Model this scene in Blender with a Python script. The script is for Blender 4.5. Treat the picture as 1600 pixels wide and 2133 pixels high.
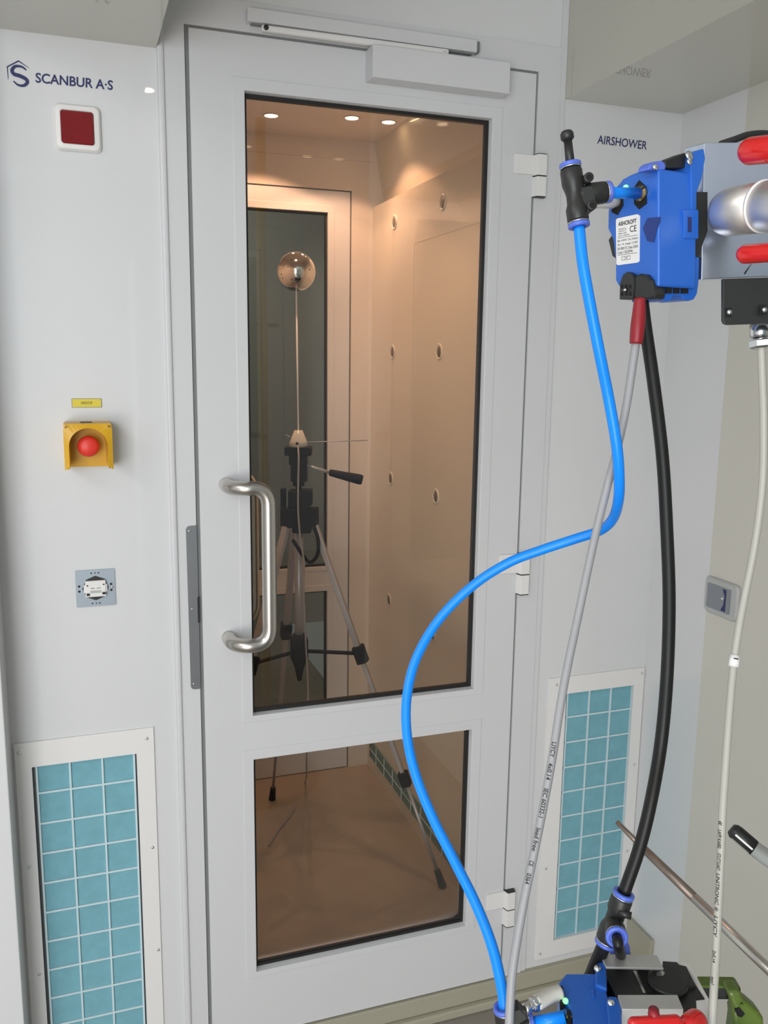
import bpy, math, random
from mathutils import Vector as V, Matrix
random.seed(4)
sc = bpy.context.scene
for o in list(bpy.data.objects): bpy.data.objects.remove(o)
COL = sc.collection

# ------------------------------------------------------------------ camera
CAM = V((-0.21901635, -1.72916415, 1.616))
FPX, YAW, PITCH, ROLL = 1813.3, .3378, .1749, .0134          # focal length in pixels of a 1600 x 2133 picture
_f = V((math.sin(YAW)*math.cos(PITCH), math.cos(YAW)*math.cos(PITCH), -math.sin(PITCH)))
RH = V((math.cos(YAW), -math.sin(YAW), 0)); _u = RH.cross(_f)
_r = math.cos(ROLL)*RH + math.sin(ROLL)*_u; _u = -math.sin(ROLL)*RH + math.cos(ROLL)*_u
FH = V((math.sin(YAW), math.cos(YAW), 0))                     # horizontal viewing direction
UP = V((0, 0, 1))
cd = bpy.data.cameras.new('camera'); cam = bpy.data.objects.new('camera', cd); COL.objects.link(cam)
cd.sensor_fit = 'VERTICAL'; cd.sensor_height = 36.0; cd.lens = 36.0*FPX/2133.0; cd.clip_start = .02
m = Matrix.Identity(4)
for i in range(3):
    m[i][0] = _r[i]; m[i][1] = _u[i]; m[i][2] = -_f[i]; m[i][3] = CAM[i]
cam.matrix_world = m
sc.camera = cam

# ------------------------------------------------------------------ light and exposure
vs = sc.view_settings
vs.view_transform = 'Standard'; vs.look = 'None'; vs.gamma = 1; vs.use_curve_mapping = False
vs.exposure = 0.06
w = bpy.data.worlds.new('room_ambient'); sc.world = w; w.use_nodes = True
w.node_tree.nodes['Background'].inputs[0].default_value = (.93, .97, 1, 1)
w.node_tree.nodes['Background'].inputs[1].default_value = .12

def area(name, loc, target, sx, sy, watts, col):
    l = bpy.data.lights.new(name, 'AREA'); l.shape = 'RECTANGLE'; l.size = sx; l.size_y = sy
    l.energy = watts; l.color = col
    o = bpy.data.objects.new(name, l); COL.objects.link(o); o.location = loc
    o.rotation_euler = (V(target)-V(loc)).to_track_quat('-Z', 'Y').to_euler()
    return o
area('window_daylight', (-1.7, -4.2, 1.65), (0.2, 0, 1.30), 1.9, 1.7, 72, (.88, .945, 1))
area('low_warm_fill', (-1.8, -4.0, .55), (0.2, 0, .5), 1.9, .7, 34, (1, .89, .78))  # added warm fill for the lower walls
area('room_ceiling_lamp', (-1.7, -2.0, 2.66), (-1.2, -1.8, 0), 1.4, 1.0, 26, (1, .95, .88))
area('far_room_fill', (.3, 2.2, 2.5), (.3, 2.9, .8), .8, .5, 3.4, (.97, .99, .92))  # added fill that lifts the dark rear glass

# ------------------------------------------------------------------ helpers
def ray(px, py): return _f + _r*((px-800)/FPX) - _u*((py-1066.5)/FPX)
def P(px, py, d): return CAM + ray(px, py)*d                  # point at distance d along the lens axis
def hit(px, py, O, n):                                        # point on a real plane
    d = ray(px, py); n = V(n); return CAM + d*((V(O)-CAM).dot(n)/d.dot(n))
def hits(pts, O, n): return [hit(x, y, O, n) for x, y in pts]

def mat(name, col, rough=.5, metal=0., spec=.5, vary=.04, scale=30., bump=0., coat=0., emit=None, estr=0., stretch=None):
    m = bpy.data.materials.new(name); m.use_nodes = True
    nt = m.node_tree; b = nt.nodes['Principled BSDF']
    b.inputs['Roughness'].default_value = rough; b.inputs['Metallic'].default_value = metal
    b.inputs['Specular IOR Level'].default_value = spec
    if coat: b.inputs['Coat Weight'].default_value = coat; b.inputs['Coat Roughness'].default_value = .012
    tc = nt.nodes.new('ShaderNodeTexCoord'); mp = nt.nodes.new('ShaderNodeMapping')
    if stretch: mp.inputs['Scale'].default_value = stretch
    nz = nt.nodes.new('ShaderNodeTexNoise'); nz.inputs['Scale'].default_value = scale; nz.inputs['Detail'].default_value = 3
    nt.links.new(tc.outputs['Object'], mp.inputs[0]); nt.links.new(mp.outputs[0], nz.inputs['Vector'])
    mx = nt.nodes.new('ShaderNodeMix'); mx.data_type = 'RGBA'
    c = V(col)
    mx.inputs[6].default_value = (*(c*(1-vary)), 1); mx.inputs[7].default_value = (*[min(1, k) for k in c*(1+vary)], 1)
    nt.links.new(nz.outputs['Fac'], mx.inputs[0]); nt.links.new(mx.outputs[2], b.inputs['Base Color'])
    if bump:
        bp = nt.nodes.new('ShaderNodeBump'); bp.inputs['Strength'].default_value = bump; bp.inputs['Distance'].default_value = .002
        nt.links.new(nz.outputs['Fac'], bp.inputs['Height']); nt.links.new(bp.outputs[0], b.inputs['Normal'])
    if emit:
        b.inputs['Emission Color'].default_value = (*emit, 1); b.inputs['Emission Strength'].default_value = estr
    return m

def glass_mat(name, tint, rough=0.0):
    m = bpy.data.materials.new(name); m.use_nodes = True; nt = m.node_tree
    for n in list(nt.nodes):
        if n.type == 'BSDF_PRINCIPLED': nt.nodes.remove(n)
    t = nt.nodes.new('ShaderNodeBsdfTransparent'); t.inputs[0].default_value = (*tint, 1)
    g = nt.nodes.new('ShaderNodeBsdfGlossy'); g.inputs['Roughness'].default_value = rough; g.inputs[0].default_value = (.95, .97, 1, 1)
    f = nt.nodes.new('ShaderNodeFresnel'); f.inputs[0].default_value = 1.5
    x = nt.nodes.new('ShaderNodeMixShader')
    nt.links.new(f.outputs[0], x.inputs[0]); nt.links.new(t.outputs[0], x.inputs[1]); nt.links.new(g.outputs[0], x.inputs[2])
    nt.links.new(x.outputs[0], nt.nodes['Material Output'].inputs[0])
    return m

MT = dict(
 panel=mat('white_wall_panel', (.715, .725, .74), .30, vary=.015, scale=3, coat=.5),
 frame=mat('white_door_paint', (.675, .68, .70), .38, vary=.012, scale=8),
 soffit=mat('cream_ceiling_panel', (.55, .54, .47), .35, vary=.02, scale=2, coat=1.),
 beige=mat('beige_wall_tone', (.66, .645, .585), .45, vary=.03, scale=5),
 outer=mat('plain_room_paint', (.66, .68, .69), .6, vary=.02, scale=3),
 floor=mat('brown_grey_floor', (.27, .245, .215), .4, vary=.12, scale=22, bump=.05),
 kerb=mat('beige_baseboard', (.40, .38, .295), .5, vary=.03),
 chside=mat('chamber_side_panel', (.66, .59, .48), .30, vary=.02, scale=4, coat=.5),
 chamber=mat('chamber_panel', (.68, .62, .56), .34, vary=.02, scale=4, coat=.5),
 cfloor=mat('tan_chamber_floor', (.40, .335, .265), .38, vary=.10, scale=14, bump=.03),
 dark=mat('dark_grey_wall', (.46, .44, .40), .8),
 gasket=mat('black_rubber_gasket', (.012, .011, .011), .5),
 joint=mat('panel_joint', (.50, .44, .39), .5),
 seam=mat('grey_rubber_seal', (.21, .215, .22), .6),
 glass=glass_mat('clear_glazing', (.96, .95, .92)),
 dglass=glass_mat('rear_glazing', (.86, .87, .84)),
 steel=mat('brushed_steel', (.60, .57, .53), .30, 1, vary=.06, scale=60, stretch=(1, 1, .05)),
 plate=mat('grey_metal_plate', (.23, .24, .255), .45, .6, vary=.05),
 zinc=mat('zinc_plate', (.36, .42, .48), .45, .5, vary=.06),
 chrome=mat('polished_chrome', (.86, .85, .84), .06, 1, vary=.01),
 alu=mat('brushed_aluminium', (.58, .64, .76), .24, .95, vary=.05, scale=120, stretch=(1, 1, .06)),
 satin=mat('satin_aluminium', (.74, .71, .68), .42, .9, vary=.05, scale=80, stretch=(1, 1, .1)),
 alu2=mat('matt_aluminium', (.60, .60, .585), .42, .55, vary=.05, scale=120, stretch=(1, 1, .06)),
 darkblue=mat('shaded_blue_plastic', (.010, .035, .20), .45),
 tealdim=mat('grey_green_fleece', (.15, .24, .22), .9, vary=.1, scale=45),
 spot=mat('room_lamp_lens', (1, .9, .8), .3, emit=(1, .74, .48), estr=60),
 bolt=mat('bright_bolt', (.7, .72, .74), .25, 1, vary=.02),
 white=mat('white_plastic', (.82, .81, .80), .35, vary=.01),
 black=mat('black_plastic', (.018, .019, .018), .42, vary=.1),
 blackm=mat('black_anodised_metal', (.035, .037, .036), .45, .3, vary=.05),
 navy=mat('navy_lettering', (.022, .026, .12), .5, vary=.02),
 ink=mat('black_ink', (.015, .014, .014), .6),
 redlens=mat('dark_red_lens', (.21, .003, .008), .15, vary=.15, scale=90, coat=.5),
 yellow=mat('yellow_plastic', (.72, .40, .015), .38, vary=.03),
 ylabel=mat('yellow_label', (.72, .60, .05), .5, vary=.03),
 redbtn=mat('red_button', (.78, .045, .030), .42, vary=.03),
 redvinyl=mat('red_vinyl', (.62, .012, .012), .16, vary=.03, coat=.5),
 redtape=mat('dark_red_sleeve', (.27, .010, .018), .45, vary=.08),
 blue=mat('blue_plastic', (.020, .130, .56), .34, vary=.04, scale=60),
 bluelt=mat('blue_collet_plastic', (.10, .17, .66), .35, vary=.03),
 tube=mat('bright_blue_tube', (.008, .26, .95), .30, spec=.3, vary=.03),
 blacktube=mat('black_tube', (.010, .010, .010), .42, spec=.3, vary=.1),
 grey=mat('grey_cable', (.32, .32, .335), .45, vary=.03),
 cream=mat('cream_cable', (.43, .42, .375), .42, vary=.03),
 brass=mat('brass', (.62, .42, .16), .25, 1, vary=.05),
 clear=mat('milky_clear_tube', (.62, .60, .54), .25, vary=.03),
 olive=mat('olive_enamel', (.10, .155, .022), .35, vary=.08),
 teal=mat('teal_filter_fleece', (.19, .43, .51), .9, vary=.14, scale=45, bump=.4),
 grid=mat('pale_blue_grid', (.60, .75, .80), .5, vary=.02),
 probe=mat('brown_steel_probe', (.26, .21, .18), .42, .7, vary=.1),
 greymet=mat('grey_probe_shaft', (.45, .47, .45), .35, .4, vary=.03),
 trip=mat('tripod_tube', (.42, .43, .47), .35, .35, vary=.03),
 tripblk=mat('tripod_black_plastic', (.010, .013, .022), .7, spec=.25, vary=.1),
 swgrey=mat('grey_switch_frame', (.48, .49, .49), .4, vary=.02),
 swrock=mat('blue_grey_rocker', (.24, .26, .29), .35, vary=.03),
 cabinet=mat('pale_blue_cabinet_paint', (.55, .68, .76), .4, vary=.02),
 led=mat('green_led', (.3, .9, .4), .3, emit=(.25, 1, .35), estr=.9),
 lamp=mat('halogen_lens', (1, .9, .8), .3, emit=(1, .70, .42), estr=14),
 hole=mat('hollow_black', (.006, .006, .006), .9),
)

class MB:
    def __init__(s): s.v = []; s.f = []; s.sm = []
    def add(s, vs, fs, smooth=False):
        b = len(s.v); s.v += [V(x) for x in vs]; s.f += [[i+b for i in f] for f in fs]; s.sm += [smooth]*len(fs); return s
    def prism(s, poly, vec):
        n = len(poly); vec = V(vec); a = [V(p) for p in poly]; b = [p+vec for p in a]
        return s.add(a+b, [list(range(n)), list(range(2*n-1, n-1, -1))] + [[i, n+i, n+(i+1) % n, (i+1) % n] for i in range(n)])
    def box(s, x0, x1, y0, y1, z0, z1):
        return s.prism([(x0, y0, z0), (x1, y0, z0), (x1, y0, z1), (x0, y0, z1)], (0, y1-y0, 0))
    def obox(s, c, ex, ey, ez, hx, hy, hz):
        c = V(c); ex = V(ex)*hx; ey = V(ey)*hy; ez = V(ez)*hz
        return s.prism([c-ex-ey-ez, c+ex-ey-ez, c+ex-ey+ez, c-ex-ey+ez], ey*2)
    def lathe(s, o, axis, prof, n=28, smooth=True):
        o = V(o); ax = V(axis).normalized(); t = V((1, 0, 0)) if abs(ax.x) < .8 else V((0, 1, 0))
        a = ax.cross(t).normalized(); b = ax.cross(a)
        for (r0, h0), (r1, h1) in zip(prof[:-1], prof[1:]):
            vs = []
            for r, h in ((r0, h0), (r1, h1)):
                for k in range(n):
                    q = 2*math.pi*k/n; vs.append(o+ax*h+(a*math.cos(q)+b*math.sin(q))*r)
            s.add(vs, [[k, (k+1) % n, n+(k+1) % n, n+k] for k in range(n)], smooth)
        for r, h, fl in ((*prof[0], 1), (*prof[-1], 0)):
            if r > 1e-6:
                vs = [o+ax*h+(a*math.cos(2*math.pi*k/n)+b*math.sin(2*math.pi*k/n))*r for k in range(n)]
                s.add(vs, [list(range(n))[::-1] if fl else list(range(n))])
        return s
    def cyl(s, a, b, r, n=24, r2=None):
        a = V(a); b = V(b); return s.lathe(a, b-a, [(r, 0), (r if r2 is None else r2, (b-a).length)], n)
    def capsule(s, a, b, r, n=24):
        a = V(a); b = V(b); L = (b-a).length
        pr = [(r*math.sin(q*math.pi/12)+1e-7, r-r*math.cos(q*math.pi/12)) for q in range(7)]
        pr += [(x, L-h) for x, h in reversed(pr)]
        return s.lathe(a, b-a, pr, n)
    def sphere(s, c, r, n=32, k=18):
        return s.lathe(c, UP, [(r*math.sin(math.pi*i/k)+1e-7, -r*math.cos(math.pi*i/k)) for i in range(k+1)], n)
    def tube(s, pts, r, n=14, closed=False):
        pts = [V(p) for p in pts]; rr = r if isinstance(r, (list, tuple)) else [r]*len(pts)
        T = [(pts[min(i+1, len(pts)-1)]-pts[max(i-1, 0)]).normalized() for i in range(len(pts))]
        t = V((0, 0, 1)) if abs(T[0].z) < .8 else V((1, 0, 0)); a = T[0].cross(t).normalized(); vs = []
        for p, tt, q in zip(pts, T, rr):
            a = (a-tt*a.dot(tt)).normalized(); b = tt.cross(a)
            vs += [p+(a*math.cos(2*math.pi*k/n)+b*math.sin(2*math.pi*k/n))*q for k in range(n)]
        fs = [[i*n+k, i*n+(k+1) % n, (i+1)*n+(k+1) % n, (i+1)*n+k] for i in range(len(pts)-1) for k in range(n)]
        s.add(vs, fs, True)
        return s.add(vs[:n], [list(range(n))[::-1]]).add(vs[-n:], [list(range(n))])
    def build(s, name, m, parent=None, bevel=0, kind=None, seg=2, label=None):
        me = bpy.data.meshes.new(name); me.from_pydata([tuple(x) for x in s.v], [], s.f)
        for p, q in zip(me.polygons, s.sm): p.use_smooth = q
        me.materials.append(MT[m]); o = bpy.data.objects.new(name, me); COL.objects.link(o)
        import bmesh
        bm = bmesh.new(); bm.from_mesh(me); bmesh.ops.remove_doubles(bm, verts=bm.verts, dist=1e-6)
        bmesh.ops.recalc_face_normals(bm, faces=bm.faces); bm.to_mesh(me); bm.free()
        if bevel:
            b = o.modifiers.new('bevel', 'BEVEL'); b.width = bevel; b.segments = seg; b.limit_method = 'ANGLE'; b.angle_limit = .6
        if parent:
            o.parent = parent; o.matrix_parent_inverse = Matrix.Translation(-parent.location)
        if kind: o['kind'] = kind
        if label: o['label'] = label
        return o

def thing(name, loc, label, cat, group=None):
    o = bpy.data.objects.new(name, None); o.empty_display_size = .05; COL.objects.link(o); o.location = loc
    o['label'] = label; o['category'] = cat
    if group: o['group'] = group
    return o
def tag(o, label, cat, group=None):
    o['label'] = label; o['category'] = cat
    if group: o['group'] = group
    return o
def spline(pts, sub=14):
    pts = [V(p) for p in pts]; q = [pts[0]*2-pts[1]]+pts+[pts[-1]*2-pts[-2]]; out = []
    for i in range(1, len(q)-2):
        for k in range(sub):
            t = k/sub; a, b, c, d = q[i-1:i+3]
            out.append(.5*((2*b)+(c-a)*t+(2*a-5*b+4*c-d)*t*t+(3*b-a-3*c+d)*t**3))
    return out+[pts[-1]]
def pxpath(pts, sub=14): return spline([P(*p) for p in pts], sub)

def text2d(s, bold=0., shear=0., space=1., fine=0):
    cu = bpy.data.curves.new('lettering_outline', 'FONT'); cu.body = s; cu.size = 1; cu.offset = bold; cu.shear = shear; cu.space_character = space
    cu.resolution_u = 4
    o = bpy.data.objects.new('lettering_outline', cu); COL.objects.link(o)
    bpy.context.view_layer.update()
    me = bpy.data.meshes.new_from_object(o.evaluated_get(bpy.context.evaluated_depsgraph_get()))
    if fine:                                                  # enough points to wrap round a cable
        import bmesh
        bm = bmesh.new(); bm.from_mesh(me); bmesh.ops.triangulate(bm, faces=bm.faces)
        for _ in range(2): bmesh.ops.subdivide_edges(bm, edges=[e for e in bm.edges if e.calc_length() > .12], cuts=2, use_grid_fill=True)
        bmesh.ops.triangulate(bm, faces=bm.faces); bm.to_mesh(me); bm.free()
    vs = [v.co.copy() for v in me.vertices]; fs = [list(p.vertices) for p in me.polygons]
    bpy.data.objects.remove(o); bpy.data.curves.remove(cu); bpy.data.meshes.remove(me)
    x0 = min(v.x for v in vs); x1 = max(v.x for v in vs); y0 = min(v.y for v in vs); y1 = max(v.y for v in vs)
    return [((v.x-x0)/(x1-x0), (v.y-y0)/(y1-y0)) for v in vs], fs
def text_mb(mb, s, O, eu, ev, **k):                          # lettering stretched over the parallelogram O, O+eu, O+ev
    vs, fs = text2d(s, **k); O = V(O); eu = V(eu); ev = V(ev)
    return mb.add([O+eu*u+ev*v for u, v in vs], fs)

def ring(mb, x0, x1, z0, z1, w0, y0, y1, wl=None, wr=None, wb=None, wt=None):   # rectangular picture frame in the xz plane
    wl = w0 if wl is None else wl; wr = w0 if wr is None else wr; wb = w0 if wb is None else wb; wt = w0 if wt is None else wt
    q = [[(x0, z0), (x1, z0), (x1, z1), (x0, z1)], [(x0+wl, z0+wb), (x1-wr, z0+wb), (x1-wr, z1-wt), (x0+wl, z1-wt)]]
    vs = [(x, y, z) for y in (y0, y1) for loop in q for x, z in loop]          # 0-3 outer, 4-7 inner, then the same at y1
    fs = []
    for i in range(4):
        j = (i+1) % 4; fs += [[i, j, 4+j, 4+i], [8+i, 12+i, 12+j, 8+j], [i, 8+i, 8+j, j], [4+i, 4+j, 12+j, 12+i]]
    return mb.add(vs, fs)
def holed(mb, x0, x1, z0, z1, holes, y0, y1):               # wall with rectangular holes
    xs = sorted({x0, x1, *[h[0] for h in holes], *[h[1] for h in holes]}); zs = sorted({z0, z1, *[h[2] for h in holes], *[h[3] for h in holes]})
    for i in range(len(xs)-1):
        run = None
        for j in range(len(zs)-1):
            cx = (xs[i]+xs[i+1])/2; cz = (zs[j]+zs[j+1])/2
            if any(h[0] < cx < h[1] and h[2] < cz < h[3] for h in holes):
                if run is not None: mb.box(xs[i], xs[i+1], y0, y1, run, zs[j]); run = None
            elif run is None: run = zs[j]
        if run is not None: mb.box(xs[i], xs[i+1], y0, y1, run, z1)
    return mb
def screw(mb, c, n, r, h=.0015):
    return mb.lathe(c, n, [(r, 0), (r*.95, h*.5), (r*.6, h), (1e-7, h*1.1)], 16)

# ------------------------------------------------------------------ the setting
XL, XR = -.3715, 1.0825            # side walls of the alcove
FL, FS = -.0573, .7818             # ceiling slot above the door
ZC, ZF = 2.1605, .035              # soffit height, floor
D = 1.1971                         # rear wall of the chamber
CI, CR = -.09, .7549               # chamber side walls
ZI, ZCF = 2.3244, .100             # chamber ceiling and floor
GRL = (-.3369, -.138, .15, .8165)  # grille openings
GRR = (.8600, 1.0515, .165, .8257)
S = lambda mb, n, m, **k: mb.build(n, m, kind='structure', **k)

mb = MB(); holed(mb, XL-.1, FL, ZF, 2.75, [GRL], .004, .10); S(mb, 'wall_front', 'panel')
mb = MB(); holed(mb, .7675, XR+.1, ZF, 2.75, [GRR], .004, .10); S(mb, 'wall_front.001', 'panel')
mb = MB(); mb.box(FL, .7675, .004, .10, 2.2573, 2.75); S(mb, 'wall_front.002', 'panel')
# door frame with its gap strip
mb = MB(); holed(mb, FL, .7675, ZF+.065, 2.2573, [(-.008, .715, 0.0, 2.2055)], -.003, .10)
S(mb, 'trim_1', 'frame')
mb = MB(); mb.box(FL, FL+.012, -.009, .0, ZF+.065, 2.2573+.4); S(mb, 'trim_2', 'frame', bevel=.004)
mb = MB(); mb.box(.7675, .7818, -.0005, .01, ZF+.065, 2.75); S(mb, 'trim_3', 'frame', bevel=.001)
mb = MB(); mb.box(XL-.1, XL, -.10, .004, ZF, 2.75); S(mb, 'wall_left', 'panel', bevel=.002)
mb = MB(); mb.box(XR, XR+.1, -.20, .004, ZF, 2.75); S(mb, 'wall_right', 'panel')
mb = MB(); mb.box(XR+.0003, XR+.1, -2.2, -.20, ZF, 2.75); S(mb, 'wall_right.001', 'beige')  # outer stretch of the wall, toned beige beside the white panel
mb = MB(); mb.box(-3.2, XL-.1, -.10, .0, ZF, 2.75); S(mb, 'wall_outer_left', 'outer')
mb = MB(); mb.box(-3.3, -3.2, -5.1, .0, ZF, 2.75); S(mb, 'wall_far_left', 'outer')
mb = MB(); mb.box(3.2, 3.3, -5.1, -2.2, ZF, 2.75).box(XR+.1, 3.3, -2.2, -2.1, ZF, 2.75); S(mb, 'wall_far_right', 'outer')
mb = MB(); mb.box(-3.3, 3.3, -5.2, -5.1, ZF, 2.75); S(mb, 'wall_rear', 'outer')
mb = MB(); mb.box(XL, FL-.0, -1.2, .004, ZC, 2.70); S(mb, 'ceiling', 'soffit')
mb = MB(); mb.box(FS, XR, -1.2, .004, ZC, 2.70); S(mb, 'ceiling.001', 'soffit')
mb = MB(); mb.box(-3.3, 3.3, -5.2, .1, 2.70, 2.80); S(mb, 'ceiling.002', 'outer')
mb = MB(); mb.box(-3.3, 3.3, -5.2, .0, ZF-.1, ZF); S(mb, 'floor', 'floor')
mb = MB(); mb.box(XL, XR, -.010, .06, ZF, .0999); S(mb, 'baseboard_front', 'kerb', bevel=.002)
mb = MB(); mb.box(XL, XR, -.026, -.010, ZF, ZF+.022); S(mb, 'baseboard_front.001', 'kerb', bevel=.004)
mb = MB(); mb.box(XR-.012, XR, -.110, -.010, ZF, .192); S(mb, 'baseboard_right', 'kerb', bevel=.002)
# the chamber behind the door
ZU = 2.118
mb = MB(); mb.box(CR, CR+.08, .10, D, ZCF, ZU); S(mb, 'wall_chamber_right', 'chside')
mb = MB(); mb.prism([(CR+.045, .10, ZU-.01), (CR+.08, .10, ZU-.01), (CR+.08, .10, ZI), (CR+.002, .10, ZI)], (0, D-.10, 0)); S(mb, 'wall_chamber_right.001', 'chside')
mb = MB(); mb.box(CI-.08, CI, .10, D, ZCF, ZI); S(mb, 'wall_chamber_left', 'chamber')
RD = (-.041, .6792, .0, 2.1660)
mb = MB(); holed(mb, CI-.08, CR+.08, ZCF, ZI+.1, [RD], D, D+.08); S(mb, 'wall_back', 'chamber')
mb = MB(); mb.box(CI-.08, CR+.08, .09, D+.08, ZI, ZI+.06); S(mb, 'ceiling_chamber', 'chamber')
mb = MB(); mb.box(CI-.08, CR+.08, .06, D+1.9, ZCF-.09, ZCF); S(mb, 'floor_chamber', 'cfloor')
mb = MB(); mb.box(-1.2, 2.0, D+1.8, D+1.9, ZCF, 2.6); S(mb, 'wall_far_room', 'dark')
# fine panel joints in the chamber
mb = MB(); mb.box(CI, CR, D-.0006, D+.001, 2.262, 2.2635); S(mb, 'trim_4', 'joint')
mb = MB(); mb.box(CR-.0006, CR+.001, .10, .80, 1.955, 1.9564).box(CR-.0006, CR+.001, .80, .8014, 1.30, 1.9564); S(mb, 'trim_5', 'joint')

# ------------------------------------------------------------------ doors
def door(name, x0, y, mirror, zt, up, lo, glass, deep, label):
    """Leaf of width .71 whose visible face is at y; up / lo = (xl, xr, zb, zt) openings in that face."""
    z0 = .100
    t = thing(name, (x0+.355, y, z0), label, 'door'); t['kind'] = 'structure'; del t['label']; del t['category']
    x1 = x0+.71; th = .045
    mb = MB(); holed(mb, x0, x1, z0+.003, zt, [up, lo], y, y+th); mb.build('door_leaf', 'frame', t)
    for (a, b, c, e) in (up, lo):
        mb = MB(); w_ = .023
        ring(mb, a-w_, b+w_, c-w_*.6, e+w_, 0, y-.0016, y+.0005, w_, w_, w_*.6, w_)
        mb.build('glazing_bead', 'frame', t, bevel=.0012)
        mb = MB(); ring(mb, a-.004, b+.004, c-.004, e+.004, .0105, y+deep-.001, y+deep+.012); mb.build('gasket', 'gasket', t)
        mb = MB(); mb.box(a-.003, b+.003, y+deep+.002, y+deep+.007, c-.003, e+.003); mb.build('glass_pane', glass, t)
    return t
d1 = door('door_1', 0.0, -.003, False, 2.2002, (.1003, .6125, .8690, 2.1040), (.1003, .6115, .2640, .7700), 'glass', .018, '')
mb = MB(); ring(mb, -.008, .716, .09, 2.2060, .014, .0015, .03); mb.build('door_seal', 'seam', d1)
d2 = door('door_2', -.0358, D+.002, True, 2.1615, (.10, .5972, .8793, 2.0917), (.10, .5972, .27, .790), 'dglass', .012, '')
mb = MB(); ring(mb, RD[0], RD[1], .09, RD[3], .010, D+.012, D+.03); mb.build('door_seal', 'seam', d2)

# pull handle: two stand-offs, each bending sideways into the vertical grip
def arc(a, b, c, n=8):                                       # quadratic bend
    return [V(a)*(1-t)**2+V(b)*2*t*(1-t)+V(c)*t*t for t in [i/n for i in range(n+1)]]
hx, hg, yo, yg, zT, zB = .052, .1245, -.060, -.070, 1.364, 1.046
pth = arc((hx, -.003, zT), (hx, -.016, zT), (hx, -.028, zT), 3)[:-1]+arc((hx, -.028, zT), (hx, yo, zT), (hx+.030, yg, zT), 8)
pth += arc((hg-.034, yg, zT), (hg, yg, zT), (hg, yg, zT-.036), 10)
low = [V((p.x, p.y, zT+zB-p.z)) for p in reversed(pth)]
mb = MB(); mb.tube(pth+low, .0143, 24); hd = mb.build('door_handle', 'steel', d1, label='brushed steel offset pull handle')
inner = [V((p.x, .039-p.y, p.z)) for p in pth+low]
mb = MB(); mb.tube(inner, .0143, 24); mb.build('door_handle', 'steel', d1, label='matching steel handle on the inner face, seen through the glass')
# hinges
for i, (za, zm, zb, fl) in enumerate(((2.041, 1.998, 1.955, 1), (1.183, 1.135, 1.087, 1), (.3385, .292, .2455, 1))):
    hxx = .7225
    mb = MB(); pr = [(hxx-.0135, -.003, 0), (hxx-.0085, -.020, 0), (hxx+.012, -.020, 0), (hxx+.0155, -.003, 0)]
    mb.prism([V(p)+V((0, 0, zm+.0012)) for p in pr], (0, 0, za-zm-.0012))
    mb.box(.664, hxx-.012, -.0085, -.003, zm+.003, za-.001)
    h = mb.build('hinge', 'white', d1, bevel=.001)
    mb = MB(); mb.prism([V(p)+V((0, 0, zb+.002)) for p in pr], (0, 0, zm-.0012-zb-.002)); mb.build('hinge_knuckle', 'white', h, bevel=.001)
    mb = MB(); pr2 = [(hxx-.0128, -.004, 0), (hxx-.0083, -.0193, 0), (hxx+.0117, -.0193, 0), (hxx+.015, -.004, 0)]
    for z, hh in ((za, .0012), (zm-.0012, .0024), (zb, .002)):
        mb.prism([V(p)+V((0, 0, z)) for p in pr2], (0, 0, hh))
    mb.build('hinge_cap', 'black', h, label='black end cap')

# door closer
t = thing('door_closer', (.48, -.003, 2.17), 'white slide-arm door closer across the top of the door', 'door closer')
mb = MB(); mb.prism([(.3365, -.003, 2.200), (.3365, -.003, 2.143), (.3365, -.050, 2.141), (.3365, -.050, 2.1995)], (.2895, 0, 0)); mb.build('body', 'frame', t, bevel=.0015)
mb = MB(); mb.box(.104, .5640, -.023, -.003, 2.2185, 2.2420); mb.build('guide_rail', 'frame', t, bevel=.0012)
mb = MB(); mb.box(.112, .557, -.016, -.006, 2.2160, 2.2187); mb.build('rail_slot', 'seam', t)
mb = MB(); mb.prism([(.130, -.026, 2.2045), (.130, -.026, 2.2150), (.35, -.030, 2.2150), (.50, -.032, 2.2150), (.50, -.032, 2.2040), (.35, -.030, 2.2035)], (0, .012, 0)); mb.build('slide_arm', 'white', t, bevel=.003)
mb = MB(); mb.lathe((.1375, -.0262, 2.2098), (0, -1, 0), [(.0048, 0), (.0045, .002), (.002, .0022)], 18); mb.build('arm_screw', 'black', t)
mb = MB(); mb.lathe((.49, -.026, 2.198), (0, 0, 1), [(.008, 0), (.008, .012)], 20); mb.build('pivot', 'white', t)
mb = MB(); mb.box(.5640, .5705, -.021, -.003, 2.2200, 2.2400); mb.build('rail_end', 'plate', t, bevel=.001)

# strike plate
t = thing('strike_plate', (-.015, -.003, .942), 'long grey metal strike plate on the frame beside the door handle', 'strike plate')
r_ = .008; mb = MB()
poly = [(-.0075, 0, .9424), (-.0075, 0, 1.2840)]
poly += [(-.0285+r_-r_*math.sin(q), 0, 1.2835-r_+r_*math.cos(q)) for q in [k*math.pi/12 for k in range(7)]]
poly += [(-.0270+r_-r_*math.cos(q), 0, .9424+r_-r_*math.sin(q)) for q in [k*math.pi/12 for k in range(7)]]
mb.prism([V(p)+V((0, -.0048, 0)) for p in poly], (0, .0018, 0)); mb.build('plate', 'plate', t)
for x, z in ((-.0225, 1.2735), (-.0205, 1.113), (-.0210, .9545)):
    mb = MB(); screw(mb, (x, -.0048, z), (0, -1, 0), .0024); mb.build('screw', 'bolt', t)
mb = MB(); mb.box(-.0095, -.0058, -.0050, -.003, 1.083, 1.137); mb.build('latch_slot', 'black', t)

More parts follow.
